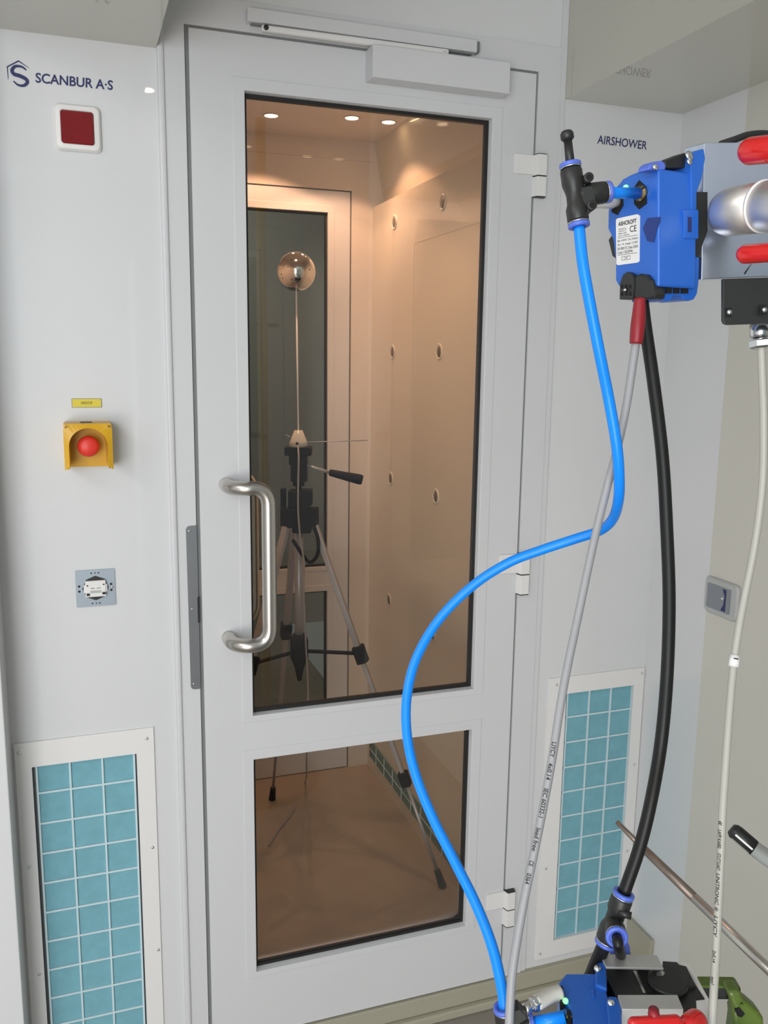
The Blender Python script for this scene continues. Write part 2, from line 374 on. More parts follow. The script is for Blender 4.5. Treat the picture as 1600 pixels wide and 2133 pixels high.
# ------------------------------------------------------------------ things on the left panel
YP = .004
t = thing('company_sign', (-.2, YP, 2.07), 'navy house-and-S emblem with SCANBUR A·S lettering on the left panel', 'sign')
def lettering(s, px, name, parent, bold, m='navy', Y=YP, **k):
    (x0, y0), (x1, y1), (x2, y2) = px        # bottom-left, bottom-right, top-left in the photo
    a, b, c = [hit(x, y, (0, Y-.0008, 0), (0, 1, 0)) for x, y in px]
    mb = MB(); text_mb(mb, s, a, b-a, c-a, bold=bold, **k); return mb.build(name, m, parent)
lettering('SCANBUR A·S', ((74, 172), (235, 188), (74, 151)), 'lettering', t, .018)
YQ = YP-.0008
def stroke(pts, wd, m_, name, parent, Y=YQ):
    pts = [hit(x, y, (0, Y, 0), (0, 1, 0)) for x, y in pts]; mb = MB(); L = []; R_ = []
    for i, p in enumerate(pts):
        d = (pts[min(i+1, len(pts)-1)]-pts[max(i-1, 0)]).normalized(); n = V((-d.z, 0, d.x))
        q = wd[i] if isinstance(wd, (list, tuple)) else wd
        L.append(p+n*q/2); R_.append(p-n*q/2)
    mb.add(L+R_, [[i, i+1, len(L)+i+1, len(L)+i] for i in range(len(L)-1)]); return mb.build(name, m_, parent)
sp = spline([V((55, 146, 0)), V((45, 139, 0)), V((32, 138, 0)), V((25, 146, 0)), V((29, 154, 0)), V((41, 158, 0)), V((53, 164, 0)), V((57, 171, 0)), V((50, 178, 0)), V((38, 177, 0)), V((28, 169, 0))], 6)
stroke([(p.x, p.y) for p in sp], [.0022+.0042*math.sin(math.pi*i/(len(sp)-1)) for i in range(len(sp))], 'navy', 'emblem_letter', t)
stroke([(17, 165), (15, 139), (38.5, 127), (61, 142)], [.0008, .002, .0024, .0006], 'navy', 'emblem_roof', t)

t = thing('indicator_light', (-.2, YP, 2.0), 'square dark red indicator lamp in a white frame under the company sign', 'indicator light')
cx, cz = -.1975, 2.0105
def rsq(cx, cz, hx, hz, r, y, n=6):
    out = []
    for sx, sz, q0 in ((1, 1, 0), (-1, 1, 1), (-1, -1, 2), (1, -1, 3)):
        for k in range(n+1):
            q = (q0+k/n)*math.pi/2; out.append(V((cx+sx*(hx-r)+r*math.cos(q), y, cz+sz*(hz-r)+r*math.sin(q))))
    return out
def loft(mb, rings, cap=True):
    n = len(rings[0]); vs = [p for r in rings for p in r]
    mb.add(vs, [[i*n+k, i*n+(k+1) % n, (i+1)*n+(k+1) % n, (i+1)*n+k] for i in range(len(rings)-1) for k in range(n)], False)
    if cap: mb.add(rings[-1], [list(range(n))])
    return mb
mb = MB(); loft(mb, [rsq(cx, cz, .0395, .0395, .010, YP), rsq(cx, cz, .0395, .0395, .010, YP-.004), rsq(cx, cz, .036, .036, .009, YP-.009), rsq(cx, cz, .029, .029, .006, YP-.010), rsq(cx, cz, .0278, .0278, .005, YP-.0085), rsq(cx, cz, .0276, .0276, .005, YP-.004)]); mb.build('frame', 'white', t)
mb = MB(); loft(mb, [rsq(cx-.0005, cz, .0274, .0277, .0048, YP-.003), rsq(cx-.0005, cz, .0274, .0277, .0048, YP-.0088), rsq(cx-.0005, cz, .0255, .0258, .004, YP-.0105)]); mb.build('lens', 'redlens', t, label='dark red lens')

t = thing('warning_label', (-.2035, YP, 1.526), 'narrow yellow label strip above the emergency stop', 'label')
mb = MB(); mb.box(-.2300, -.1768, YP-.0012, YP, 1.5176, 1.5343); mb.build('backing', 'seam', t)
mb = MB(); mb.box(-.2290, -.1778, YP-.0016, YP-.0012, 1.5184, 1.5335); mb.build('sticker', 'ylabel', t)
mb = MB(); text_mb(mb, 'NØDSTOP', (-.2135, YP-.0018, 1.5238), (.020, 0, 0), (0, 0, .0048)); mb.build('lettering', 'ink', t)

t = thing('emergency_stop', (-.204, YP, 1.45), 'yellow emergency stop box with a red mushroom button', 'emergency stop')
cx, cz = -.2045, 1.4500; hw = .0420; yb = YP-.074
mb = MB(); loft(mb, [rsq(cx, cz, hw, hw, .004, YP), rsq(cx, cz, hw, hw, .004, YP-.016)]); mb.build('housing', 'yellow', t)
# shroud: front with an arched recess, open at the bottom
mb = MB(); outer = []; inner = []; ra = .0335
N = 20
for k in range(N+1):
    q = math.pi*k/N; inner.append((cx+ra*math.cos(q), cz+.001+ra*math.sin(q)))
inner = [(cx+ra, cz-.036)]+inner+[(cx-ra, cz-.036)]
def sqp(x, z):                                       # project radially on the square outline
    dx, dz = x-cx, z-cz; s_ = hw/max(abs(dx), abs(dz)); return (cx+dx*s_, cz+dz*s_)
outer = [(cx+hw, cz-hw)]+[sqp(x, z) for x, z in inner[1:-1]]+[(cx-hw, cz-hw)]
inn2 = [(cx+(x-cx)*.93, cz+(z-cz)*.93) for x, z in inner]
A = [V((x, yb+.004, z)) for x, z in outer]; A0 = [V((x, YP-.016, z)) for x, z in outer]; B = [V((x, yb, z)) for x, z in inner]; Bk = [V((x, YP-.0165, z)) for x, z in inn2]
n = len(A); mb.add(A0+A+B+Bk, [[j*n+i, j*n+i+1, (j+1)*n+i+1, (j+1)*n+i] for j in range(3) for i in range(n-1)])
mb.add([A0[0], A[0], B[0], Bk[0]], [[0, 1, 2, 3]]); mb.add([A0[-1], A[-1], B[-1], Bk[-1]], [[3, 2, 1, 0]])
mb.build('shroud', 'yellow', t)
mb = MB(); mb.lathe((cx, YP-.018, cz-.001), (0, -1, 0), [(.012, 0), (.012, .022), (.0190, .024), (.0195, .028), (.0175, .033), (.012, .0365), (1e-7, .0378)], 36); mb.build('push_button', 'redbtn', t, label='red mushroom push button')
for sx in (-1, 1):
    for sz in (-1, 1):
        mb = MB(); c = (cx+sx*.0360, yb+.0035, cz+sz*.0360); mb.lathe(c, (0, -1, 0), [(.0036, 0), (.0036, .0012), (.0026, .0014), (.0024, .0004), (1e-7, .0004)], 18); s_ = mb.build('screw', 'brass', t)
        mb = MB(); mb.box(c[0]-.002, c[0]+.002, c[1]-.0012, c[1]-.0003, c[2]-.0004, c[2]+.0004); mb.build('slot', 'ink', s_)
mb = MB(); mb.box(cx-.012, cx+.008, YP-.040, YP-.024, cz+hw, cz+hw+.0012); mb.build('cable_plug', 'black', t)

t = thing('light_switch_insert', (-.2025, YP, 1.168), 'coverless light switch insert with a grey metal mounting plate', 'switch')
cx, cz = -.2028, 1.1690
mb = MB(); loft(mb, [rsq(cx, cz, .0365, .0365, .002, YP), rsq(cx, cz, .0365, .0365, .002, YP-.0025)]); mb.build('mounting_plate', 'zinc', t)
mb = MB(); mb.lathe((cx, YP-.0025, cz), (0, -1, 0), [(.0245, 0), (.0245, .0006)], 8); mb.build('well', 'black', t)
mb = MB(); mb.box(cx-.019, cx+.019, YP-.010, YP-.003, cz-.016, cz+.016); mb.box(cx-.022, cx+.022, YP-.0075, YP-.003, cz-.008, cz+.008); mb.build('switch_core', 'white', t, bevel=.0015)
for a, b, c_, d_ in ((-.009, -.002, .001, .002), (.002, .009, .001, .002), (-.017, -.011, -.013, -.008), (.012, .018, -.012, -.007), (-.0165, -.0135, .006, .0085), (.0135, .0165, .007, .0095)):
    mb = MB(); mb.box(cx+a, cx+b, YP-.0103, YP-.0095, cz+c_, cz+d_); mb.build('contact_slot', 'ink', t)
mb = MB(); mb.box(cx-.010, cx+.010, YP-.0108, YP-.0098, cz-.008, cz-.003); mb.build('rocker_bridge', 'swgrey', t)
for x, z in ((-.030, .005), (-.030, -.005), (.029, .006), (.029, -.006)):
    mb = MB(); mb.lathe((cx+x, YP-.0025, cz+z), (0, -1, 0), [(.0024, 0), (.0022, .0006)], 14); mb.build('screw_hole', 'ink', t)
mb = MB(); screw(mb, (cx+.031, YP-.0025, cz), (0, -1, 0), .0028); mb.build('screw', 'bolt', t)
for z in (.030, -.0305):
    mb = MB()
    for x, w_ in ((-.007, .003), (.000, .002), (.0065, .003)): mb.box(cx+x-w_/2, cx+x+w_/2, YP-.0029, YP-.0024, cz+z-.0012, cz+z+.0012)
    mb.build('stamped_slot', 'ink', t)

# ------------------------------------------------------------------ return air grilles
def grille(name, fr, op, cols, rows, zt0, pitch, screws, label, gx0, gx1):
    t = thing(name, ((fr[0]+fr[1])/2, YP, fr[2]), label, 'air grille', 'return air grilles beside the door')
    mb = MB(); holed(mb, fr[0], fr[1], fr[2], fr[3], [op], YP-.004, YP); mb.build('cover_frame', 'white', t)
    mb = MB(); mb.box(op[0]-.004, op[1]+.004, YP+.014, YP+.018, op[2]-.004, op[3]+.004); mb.build('backing', 'plate', t)
    mb = MB(); mb.box(gx0-.001, gx1+.001, YP+.0075, YP+.0135, op[2]-.004, op[3]+.004); mb.build('filter_mat', 'teal', t)
    mb = MB(); n = cols+1
    for k in range(n):
        x = gx0+(gx1-gx0)*k/cols; mb.box(x-.0019, x+.0019, YP+.0035, YP+.0072, op[2], op[3])
    for k in range(rows):
        z = zt0-pitch*k
        if z > op[2]+.01: mb.box(gx0-.0019, gx1+.0019, YP+.0037, YP+.0070, z-.0019, z+.0019)
    mb.build('wire_grid', 'grid', t)
    for x, z in screws:
        mb = MB(); screw(mb, (x, YP-.004, z), (0, -1, 0), .0033, .0025); mb.build('screw', 'bolt', t)
    return t
sl = [hit(x, y, (0, YP-.004, 0), (0, 1, 0)) for x, y in ((40, 1569), (306, 1538), (61, 1806), (318, 1765), (82, 2029), (330, 1978))]
grille('air_grille', (-.3665, -.1035, .112, .8690), (-.3369, -.1385, .15, .8165), 3, 11, .7560, .0655, [(p.x, p.z) for p in sl], 'teal air filter grille low on the wall left of the door', -.329, -.1435)
sr = [hit(x, y, (0, YP-.004, 0), (0, 1, 0)) for x, y in ((1160, 1426), (1337, 1402), (1321, 1592), (1306, 1772), (1137, 1809), (1125, 1986), (1290, 1950))]
grille('air_grille.001', (.812, 1.0805, .120, .8690), (.8600, 1.0515, .165, .8257), 3, 11, .7610, .0655, [(p.x, p.z) for p in sr], 'teal air filter grille right of the door, behind the hanging cables', .8690, 1.0530)

t = thing('airshower_sign', (.93, YP, 2.08), 'navy AIRSHOWER lettering on the panel right of the door', 'sign')
lettering('AIRSHOWER', ((1244, 299), (1347, 312), (1246, 281)), 'lettering', t, .010)

# socket plate on the right wall
t = thing('wall_switch', (XR, -.245, 1.11), 'grey flush wall switch on the beige right wall', 'switch')
def rsy(cy, cz, hy, hz, r, x):                        # the same outline turned onto a side wall
    return [V((x, p.x, p.z)) for p in rsq(cy, cz, hy, hz, r, 0)]
cy, cz = -.2500, 1.1130
mb = MB(); loft(mb, [rsy(cy, cz, .052, .040, .011, XR), rsy(cy, cz, .052, .040, .011, XR-.005), rsy(cy, cz, .048, .037, .010, XR-.009)]); mb.build('cover_frame', 'swgrey', t)
mb = MB(); loft(mb, [rsy(cy+.004, cz, .036, .027, .002, XR-.009), rsy(cy+.004, cz, .036, .027, .002, XR-.0105)]); mb.build('rocker', 'swrock', t)
mb = MB(); mb.prism([(XR-.0112, cy-.008, cz+.024), (XR-.0112, cy-.020, cz+.024), (XR-.0112, cy-.020, cz-.024), (XR-.0112, cy-.006, cz-.024), (XR-.0112, cy-.014, cz-.010), (XR-.0112, cy-.016, cz+.010)], (.001, 0, 0)); mb.build('dark_insert', 'navy', t)
mb = MB(); mb.sphere((XR-.0112, cy-.010, cz+.003), .0026, 12, 8); mb.build('indicator_dot', 'white', t)

# ------------------------------------------------------------------ inside the chamber
zs = ((2.0405, 'topmost'), (1.636, 'second'), (1.221, 'third'), (.8026, 'lowest'))
for yy, which in ((.980, 'rear'), (.5885, 'front')):
    for z, nm in zs:
        t = thing('air_nozzle', (CR, yy, z), '%s round air nozzle of the %s column on the chamber side wall' % (nm, which), 'air nozzle', 'air nozzles in the chamber wall')
        mb = MB(); mb.lathe((CR, yy, z), (-1, 0, 0), [(.0235, 0), (.0235, .0015), (.021, .003), (.018, .0028), (.0165, .0008), (1e-7, .0008)], 28); mb.build('rim', 'chside', t)
        mb = MB(); mb.lathe((CR-.0010, yy, z-.001), (-1, 0, 0), [(.0150, 0), (.013, .0012), (1e-7, .0013)], 24); mb.build('outlet', 'probe', t)

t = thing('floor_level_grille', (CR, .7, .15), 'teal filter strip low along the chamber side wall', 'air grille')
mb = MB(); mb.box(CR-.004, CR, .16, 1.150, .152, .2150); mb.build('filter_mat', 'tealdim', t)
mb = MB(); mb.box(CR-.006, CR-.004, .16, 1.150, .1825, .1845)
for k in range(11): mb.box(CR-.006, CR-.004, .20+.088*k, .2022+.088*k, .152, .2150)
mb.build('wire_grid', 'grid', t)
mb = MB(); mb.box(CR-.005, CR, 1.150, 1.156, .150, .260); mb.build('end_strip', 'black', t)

for i, (x, y, nm) in enumerate(((.3634, .991, 'left of the three'), (.5944, .925, 'middle one of the three'), (.712, .928, 'right of the three, close to the side wall'))):
    t = thing('downlight', (x, y, ZI), 'round ceiling downlight in the chamber, ' + nm, 'ceiling light', 'downlights in the chamber ceiling')
    mb = MB(); mb.lathe((x, y, ZI), (0, 0, -1), [(.026, 0), (.0255, .002), (.021, .0025), (.0195, .001)], 28); mb.build('trim_ring', 'chamber', t)
    mb = MB(); mb.lathe((x, y, ZI), (0, 0, -1), [(.0193, 0), (.0193, .0020), (.015, .0032), (1e-7, .0036)], 28); mb.build('lens', 'lamp', t)
    l = bpy.data.lights.new('downlight_beam', 'SPOT'); l.energy = (7.5, 7, 6.5)[i]; l.color = (1, .57, .36); l.spot_size = math.radians((122, 122, 34)[i]); l.spot_blend = (.16, .16, 1)[i]; l.shadow_soft_size = .02
    o = bpy.data.objects.new('downlight_beam', l); COL.objects.link(o); o.location = (x, y, ZI-.012); o.parent = t; o.matrix_parent_inverse = Matrix.Translation(-t.location)
    if i == 2: o.rotation_euler = (V((.752, 1.16, 1.40))-o.location).to_track_quat('-Z', 'Y').to_euler()   # tilted towards the rear corner
l = bpy.data.lights.new('downlight_beam', 'SPOT'); l.energy = 15; l.color = (1, .61, .40); l.spot_size = math.radians(125); l.spot_blend = .5; l.shadow_soft_size = .03  # unseen front downlight, added to lift and even the chamber light
t = thing('downlight', (.28, .36, ZI), 'added, unseen ceiling downlight near the front of the chamber', 'ceiling light', 'downlights in the chamber ceiling')
o = bpy.data.objects.new('downlight_beam', l); COL.objects.link(o); o.location = (.28, .36, ZI-.012); o.parent = t; o.matrix_parent_inverse = Matrix.Translation(-t.location)
mb = MB(); mb.lathe((.28, .36, ZI), (0, 0, -1), [(.026, 0), (.0255, .002), (.021, .0025), (.0195, .001)], 28); mb.build('trim_ring', 'chamber', t)
mb = MB(); mb.lathe((.28, .36, ZI), (0, 0, -1), [(.0193, 0), (.0193, .0020), (.015, .0032), (1e-7, .0036)], 28); mb.build('lens', 'lamp', t)

# tripod
AX = V((.350, .610, 0)); FT = [V((.7223, .3872, ZCF)), V((.3568, 1.0435, ZCF)), V((-.029, .399, ZCF))]
T = thing('tripod', (AX.x, AX.y, ZCF), 'grey camera tripod with black joints standing in the chamber', 'tripod')
tp = lambda px, py: hit(px, py, (AX.x, AX.y, 1.2), FH)
mb = MB(); mb.cyl(AX+UP*.74, AX+UP*1.19, .0125); mb.build('centre_column', 'trip', T)
mb = MB(); mb.obox(AX+UP*1.208, RH, FH, UP, .027, .027, .044); mb.obox(AX+RH*.014+UP*1.232, RH, FH, UP, .024, .022, .022); mb.obox(AX+RH*.010+UP*1.150-FH*.01, RH, FH, UP, .026, .02, .016)
for k, f in enumerate(FT):
    d = (f-AX); d.z = 0; d.normalize(); e = V((-d.y, d.x, 0)); mb.obox(AX+d*.036+UP*1.178, d, e, UP, .018, .019, .026)
mb.build('shoulder', 'tripblk', T, bevel=.004)
mb = MB(); mb.obox(tp(592, 1042)-FH*.02, RH, FH, UP, .0075, .009, .038); mb.build('crank', 'tripblk', T, bevel=.004)
zb = .795
mb = MB(); mb.lathe(AX+UP*.735, UP, [(.006, -.04), (.014, 0), (.026, .03), (.026, .08), (.018, .10)], 20); mb.build('brace_hub', 'tripblk', T)
for f in FT:
    top = AX+UP*1.172+(f-AX).normalized()*.012; dd = (f-AX); dd.z = 0; top = AX+dd.normalized()*.040+UP*1.172
    ax = (f-top)
    at_ = lambda z: top+ax*((top.z-z)/(top.z-ZCF))
    clamp = .425; e = ax.normalized(); side = V((-dd.y, dd.x, 0)).normalized(); nrm = e.cross(side)
    mb = MB(); mb.obox((top+at_(zb))/2, side, nrm, e, .010, .0075, (top-at_(zb)).length/2)
    leg = mb.build('leg', 'trip', T, bevel=.002)
    mb = MB(); mb.obox((at_(zb)+at_(clamp))/2, side, nrm, e, .0075, .006, (at_(zb)-at_(clamp)).length/2); mb.build('lower_tube', 'trip', leg, bevel=.002)
    mb = MB(); mb.cyl(at_(clamp), at_(ZCF+.03), .0050); mb.build('foot_tube', 'trip', leg)
    mb = MB(); mb.obox(at_(zb-.006), side, nrm, e, .016, .016, .026); mb.build('upper_clamp', 'tripblk', leg, bevel=.004)
    mb = MB(); mb.obox(at_(clamp), side, nrm, e, .0145, .014, .022); mb.build('lower_clamp', 'tripblk', leg, bevel=.004)
    mb = MB(); mb.cyl(at_(ZCF+.052), at_(ZCF+.002), .009, 20, .012); mb.build('rubber_foot', 'tripblk', leg)
    mb = MB(); mb.cyl(AX+UP*.785+dd.normalized()*.02, at_(zb-.004), .0055); mb.build('brace', 'tripblk', leg)
mb = MB(); mb.cyl(AX+UP*1.25, AX+UP*1.30, .0075); mb.build('column_neck', 'tripblk', T)
zh = tp(622, 985).z-.0165
mb = MB(); mb.obox(AX+UP*(zh+.078), RH, FH, UP, .036, .026, .0115); mb.obox(AX+UP*(zh+.055), RH, FH, UP, .024, .022, .014); mb.obox(AX+RH*.002+UP*(zh+.020), RH, FH, UP, .022, .02, .026); mb.cyl(AX+UP*(zh-.02), AX+UP*(zh), .016); mb.build('pan_head', 'tripblk', T, bevel=.001)
mb = MB(); mb.cyl(AX+UP*(zh+.044), tp(690, 985), .0042); ph = mb.build('pan_handle', 'trip', T)
a = tp(686, 984); b = tp(755, 1000); mb = MB(); mb.lathe(a, b-a, [(.008, 0), (.0095, .004), (.0145, (b-a).length-.008), (.0125, (b-a).length), (1e-7, (b-a).length+.001)], 20); mb.build('handle_grip', 'tripblk', ph, label='black rubber grip')
mb = MB(); mb.tube(spline([tp(655, 1090)-FH*.03, tp(664, 1120)-FH*.03, tp(663, 1150)-FH*.03, tp(648, 1166)-FH*.03, tp(632, 1150)-FH*.03, tp(612, 1120)-FH*.03], 8), [.005]*41, 10); mb.build('strap', 'tripblk', T)

# mirrored sphere probe on the tripod head
zt = zh+.090; SPc = hit(617, 566, (AX.x, AX.y, 1.8), FH)
PB = thing('sphere_probe', (AX.x, AX.y, zt), 'polished metal sphere on a thin white rod above the tripod', 'probe')
mb = MB(); mb.lathe(AX+UP*zt, UP, [(.0265, 0), (.0245, .012), (.0245, .0121), (.0115, .044), (.0105, .0445), (.003, .0446)], 24); mb.build('cone_base', 'clear', PB)
mb = MB(); mb.cyl(AX+UP*(zt+.02), SPc-UP*.045, .0024, 12); mb.build('rod', 'white', PB)
mb = MB(); mb.sphere(SPc, .0513, 48, 28); mb.build('sphere', 'chrome', PB)
for px, py in ((607, 541), (645, 562), (586, 571), (589, 580), (608, 582), (600, 556)):
    d = ray(px, py); oc = CAM-SPc; b_ = d.dot(oc)/d.dot(d); disc = b_*b_-(oc.dot(oc)-.0513**2)/d.dot(d)
    if disc > 0:
        q = CAM+d*(-b_-math.sqrt(disc)); mb = MB(); mb.lathe(q, (q-SPc), [(.0018, -.0005), (.0016, .0003), (1e-7, .0003)], 10); mb.build('pin_hole', 'hole', PB)
mb = MB(); mb.cyl(tp(622, 921)-FH*.01, tp(766, 917), .0014, 8); mb.build('antenna', 'trip', PB)
mb = MB(); mb.cyl(tp(606, 910)-FH*.01, tp(594, 905), .001, 8); mb.build('short_pin', 'trip', PB)
mb = MB(); mb.lathe(tp(621, 922)-FH*.0255, -FH, [(.0042, 0), (.0042, .003), (.0022, .003), (.002, .001)], 16); mb.build('jack', 'black', PB)
mb = MB()
fo = -FH*.05
pc = [tp(623, 926)-FH*.03, tp(626, 950)+fo, tp(625, 1000)+fo, tp(625, 1060)+fo, tp(630, 1120)+fo, tp(637, 1165)+fo, tp(636, 1220)+fo, tp(640, 1320)+fo, tp(645, 1430)+fo, tp(642, 1560)+fo, hit(636, 1630, (0, 0, ZCF+.003), UP), hit(612, 1688, (0, 0, ZCF+.003), UP), hit(580, 1730, (0, 0, ZCF+.003), UP), hit(560, 1762, (0, 0, ZCF+.003), UP)]
tag(MB().tube(spline(pc, 10), .0026, 10).build('sensor_cable', 'grey'), 'thin pale grey cable hanging from the sphere probe down the tripod', 'cable')


# ------------------------------------------------------------------ measuring gear close to the camera
EA = (RH*.9+FH*.44).normalized(); EB = (FH*.9-RH*.44).normalized()     # the upper transmitter's own axes
O1 = P(1372, 475, .50)
fA = lambda pts, b=0.: hits(pts, O1+EB*b, EB)                            # on its broad side
fB = lambda pts, a=0.: hits(pts, O1+EA*a, EA)                            # on its labelled front
T = thing('pressure_transmitter', O1, 'upper blue pressure transmitter with a white label, mounted at upper right', 'pressure transmitter', 'blue pressure transmitters')
mb = MB(); mb.prism(fB([(1372, 351), (1350, 352), (1332, 356), (1312, 364), (1296, 373), (1284, 388), (1274, 412), (1266, 438), (1265, 476), (1276, 500), (1281, 545), (1281, 585), (1288, 597), (1372, 597)]), EA*.0295)
mb.build('housing', 'blue', T, bevel=.0016, seg=3)
mb = MB(); mb.prism(fA([(1440, 345), (1443, 316), (1467, 309), (1470, 330), (1463, 372), (1452, 402), (1452, 436), (1456, 438), (1456, 497), (1450, 499), (1447, 534), (1458, 536), (1456, 590), (1453, 612), (1446, 624), (1436, 627), (1424, 624), (1420, 616), (1404, 616), (1398, 626), (1388, 628), (1376, 626), (1368, 612), (1372, 597), (1440, 577)], .001), EB*.024)
mb.build('mounting_flange', 'blue', T, bevel=.0010)
mb = MB()
for x0, x1 in ((1373, 1384), (1388, 1400), (1405, 1416), (1421, 1434)): mb.prism(fA([(x0, 580), (x1, 580), (x1, 611), (x0, 611)], -.0003), EB*.004)
mb.build('terminal_recess', 'hole', T)
mb = MB(); mb.prism(fA([(1425, 437), (1455.5, 437), (1455.5, 497), (1425, 497)], -.0012), EB*.003); c_ = mb.build('rail_clip', 'blue', T, bevel=.0004)
mb = MB(); mb.prism(fA([(1434, 452), (1441, 452), (1441, 483), (1434, 483)], -.0016), EB*.001); mb.build('clip_slot', 'navy', c_)
mb = MB(); mb.prism(fA([(1448, 400), (1474, 400), (1474, 536), (1445, 536)], .006), EB*.010); mb.build('rail_foot', 'blackm', T)
mb = MB(); mb.prism(fA([(1386, 350), (1386, 336), (1391, 332), (1427, 318), (1440, 322), (1440, 350)], .006), EB*.010); mb.build('top_terminal', 'black', T, bevel=.0008)
mb = MB(); mb.prism(fA([(1351, 354), (1356, 341), (1364, 336), (1380, 334), (1388, 340), (1388, 354)], .003), EB*.010); mb.build('mounting_ear', 'bluelt', T, bevel=.0012)
for (px, py, r, b) in ((1433, 325, .0029, -.001), (1433, 338, .0020, -.001), (1362, 349, .0019, 0)):
    mb = MB(); screw(mb, fA([(px, py)], b)[0]-EB*.001, -EB+UP*.3, r, .0012); mb.build('screw', 'bolt', T)
# front details: two port cut-outs with brass barbs, the label, the plug
mb = MB(); mb.prism(fB([(1331, 375), (1346, 389), (1347, 424), (1331, 436), (1321, 425), (1320, 392)], -.0004), EA*.002); mb.build('port_recess', 'hole', T)
mb = MB(); mb.prism(fB([(1276, 396), (1288, 388), (1297, 400), (1298, 428), (1286, 448), (1274, 442)], -.0004), EA*.002); mb.build('port_recess', 'hole', T)
pc = fB([(1338, 403)])[0]
mb = MB(); mb.lathe(pc, -EA, [(.0044, 0), (.0046, .002), (.0030, .003), (.0034, .005), (.002, .008), (.0018, .012)], 20); mb.build('pressure_port', 'brass', T)
pc2 = fB([(1287, 421)])[0]
mb = MB(); mb.lathe(pc2, -EA-UP*.05, [(.0030, 0), (.0032, .003), (.0040, .004), (.0042, .016), (.003, .018)], 20); mb.build('pressure_port', 'clear', T)
mb = MB(); mb.sphere(fB([(1306, 391)])[0]-EA*.0008, .0017, 16, 10); mb.build('status_light', 'led', T)
mb = MB(); mb.prism(fB([(1349, 454), (1372, 452), (1370, 470), (1362, 505), (1348, 502), (1339, 475)], -.0004), EA*.002); mb.build('finger_notch', 'darkblue', T)
lab = fB([(1283, 458), (1286, 455), (1328, 446), (1332, 449), (1331, 544), (1328, 547), (1287, 552.5), (1284, 550)], -.0006)
mb = MB(); mb.prism(lab, EA*.0006); L = mb.build('rating_label', 'white', T)
lo, lr, lt = fB([(1284, 551), (1331, 545), (1284, 457)], -.0008); eu = lr-lo; ev = lt-lo
mb = MB()
def ltext(s, u, v, du, dv, **k): text_mb(mb, s, lo+eu*u+ev*v, eu*du, ev*dv, **k)
ltext('ASHCROFT', .09, .84, .80, .095, bold=.02)
ltext('CE', .60, .665, .29, .135)
for v, s in ((.755, 'Ashcroft Inc.'), (.705, 'Stratford, CT'), (.655, 'Made in USA')): ltext(s, .10, v, .36, .035)
ltext('Patent 5,000,000', .08, .605, .50, .030)
for v, s in ((.480, 'Rge: 0-100 Pa  Out: 4-20mA'), (.395, 'Acc: 1%  Supply: 12-36V'), (.310, 'SN: 0001732  Date: 03/04'), (.225, 'Code: CXLDP4A')):
    ltext(s, .05, v, .90 if 'Code' not in s else .68, .060)
for v in (.575, .195): mb.add([lo+eu*.05+ev*v, lo+eu*.93+ev*v, lo+eu*.93+ev*(v+.007), lo+eu*.05+ev*(v+.007)], [[0, 1, 2, 3]])
for a, b in (((.25, .08), (.25, .155)), ((.62, .08), (.62, .155)), ((.25, .08), (.62, .08)), ((.25, .155), (.62, .155)), ((.36, .09), (.52, .15)), ((.36, .15), (.52, .09))):
    q0 = lo+eu*a[0]+ev*a[1]; q1 = lo+eu*b[0]+ev*b[1]; mb.cyl(q0, q1, .00008, 5)
mb.build('lettering', 'ink', L)
mb = MB(); mb.prism(fB([(1290, 624), (1291, 590), (1297, 572), (1306, 566), (1316, 571), (1320, 580), (1318, 624)], -.004), EA*.010); pl = mb.build('terminal_plug', 'black', T, bevel=.0006)
mb = MB(); mb.prism(fB([(1313, 622), (1314, 580), (1330, 570), (1346, 572), (1356, 584), (1362, 612), (1360, 623)], -.003), EA*.0095); mb.build('plug_body', 'black', pl, bevel=.0015)
mb = MB()
for x in (1295, 1304, 1312):
    for y in (597, 612): mb.prism(fB([(x-2, y-4), (x+2, y-4), (x+2, y+4), (x-2, y+4)], -.0043), EA*.001)
mb.build('terminal_hole', 'hole', pl)
mb = MB(); screw(mb, fB([(1304, 604)], -.0047)[0], -EA, .0011); mb.build('terminal_screw', 'bolt', pl)
mb = MB(); mb.prism(fB([(1268, 500), (1277, 487), (1285, 540), (1276, 533)], .004), EA*.006); mb.build('side_terminal', 'black', T)

# aluminium carrier plate, spring clamp and black angle plate
t = thing('carrier_plate', P(1600, 440, .5), 'brushed aluminium plate the upper transmitter is mounted on', 'mounting plate')
poly = [P(1467, 297.5, .524), P(1900, 291, .524), P(1900, 563, .524), P(1461, 582, .524)]
mb = MB(); mb.prism(poly, EB*.016); mb.build('plate', 'alu', t, bevel=.0004)
mb = MB(); mb.tube(spline([P(1500, 301, .53), P(1530, 291, .53), P(1560, 281, .532), P(1600, 279, .535), P(1660, 288, .54)], 8), .0021, 10); mb.build('cord', 'black', t)
t = thing('spring_clamp', P(1660, 430, .47), 'spring clamp with red sleeved jaws gripping the aluminium plate at upper right', 'clamp')
mb = MB(); mb.capsule(P(1541, 317, .478), P(1640, 307, .455), .0073); mb.build('jaw_sleeve', 'redvinyl', t)
mb = MB(); mb.capsule(P(1536, 531, .478), P(1640, 523, .455), .0051); mb.build('jaw_sleeve', 'redvinyl', t)
mb = MB(); mb.lathe(P(1593, 430, .476), P(1720, 425, .44)-P(1593, 430, .476), [(.0128, 0), (.0134, .0008), (.0134, .044), (.0120, .045)], 40); mb.build('pivot_barrel', 'satin', t)
mb = MB(); mb.lathe(P(1590, 430, .477), P(1720, 425, .44)-P(1590, 430, .477), [(.0134, 0), (.0141, .0002), (.0141, .0011), (.0134, .0013)], 40); mb.build('rim_ring', 'white', t)
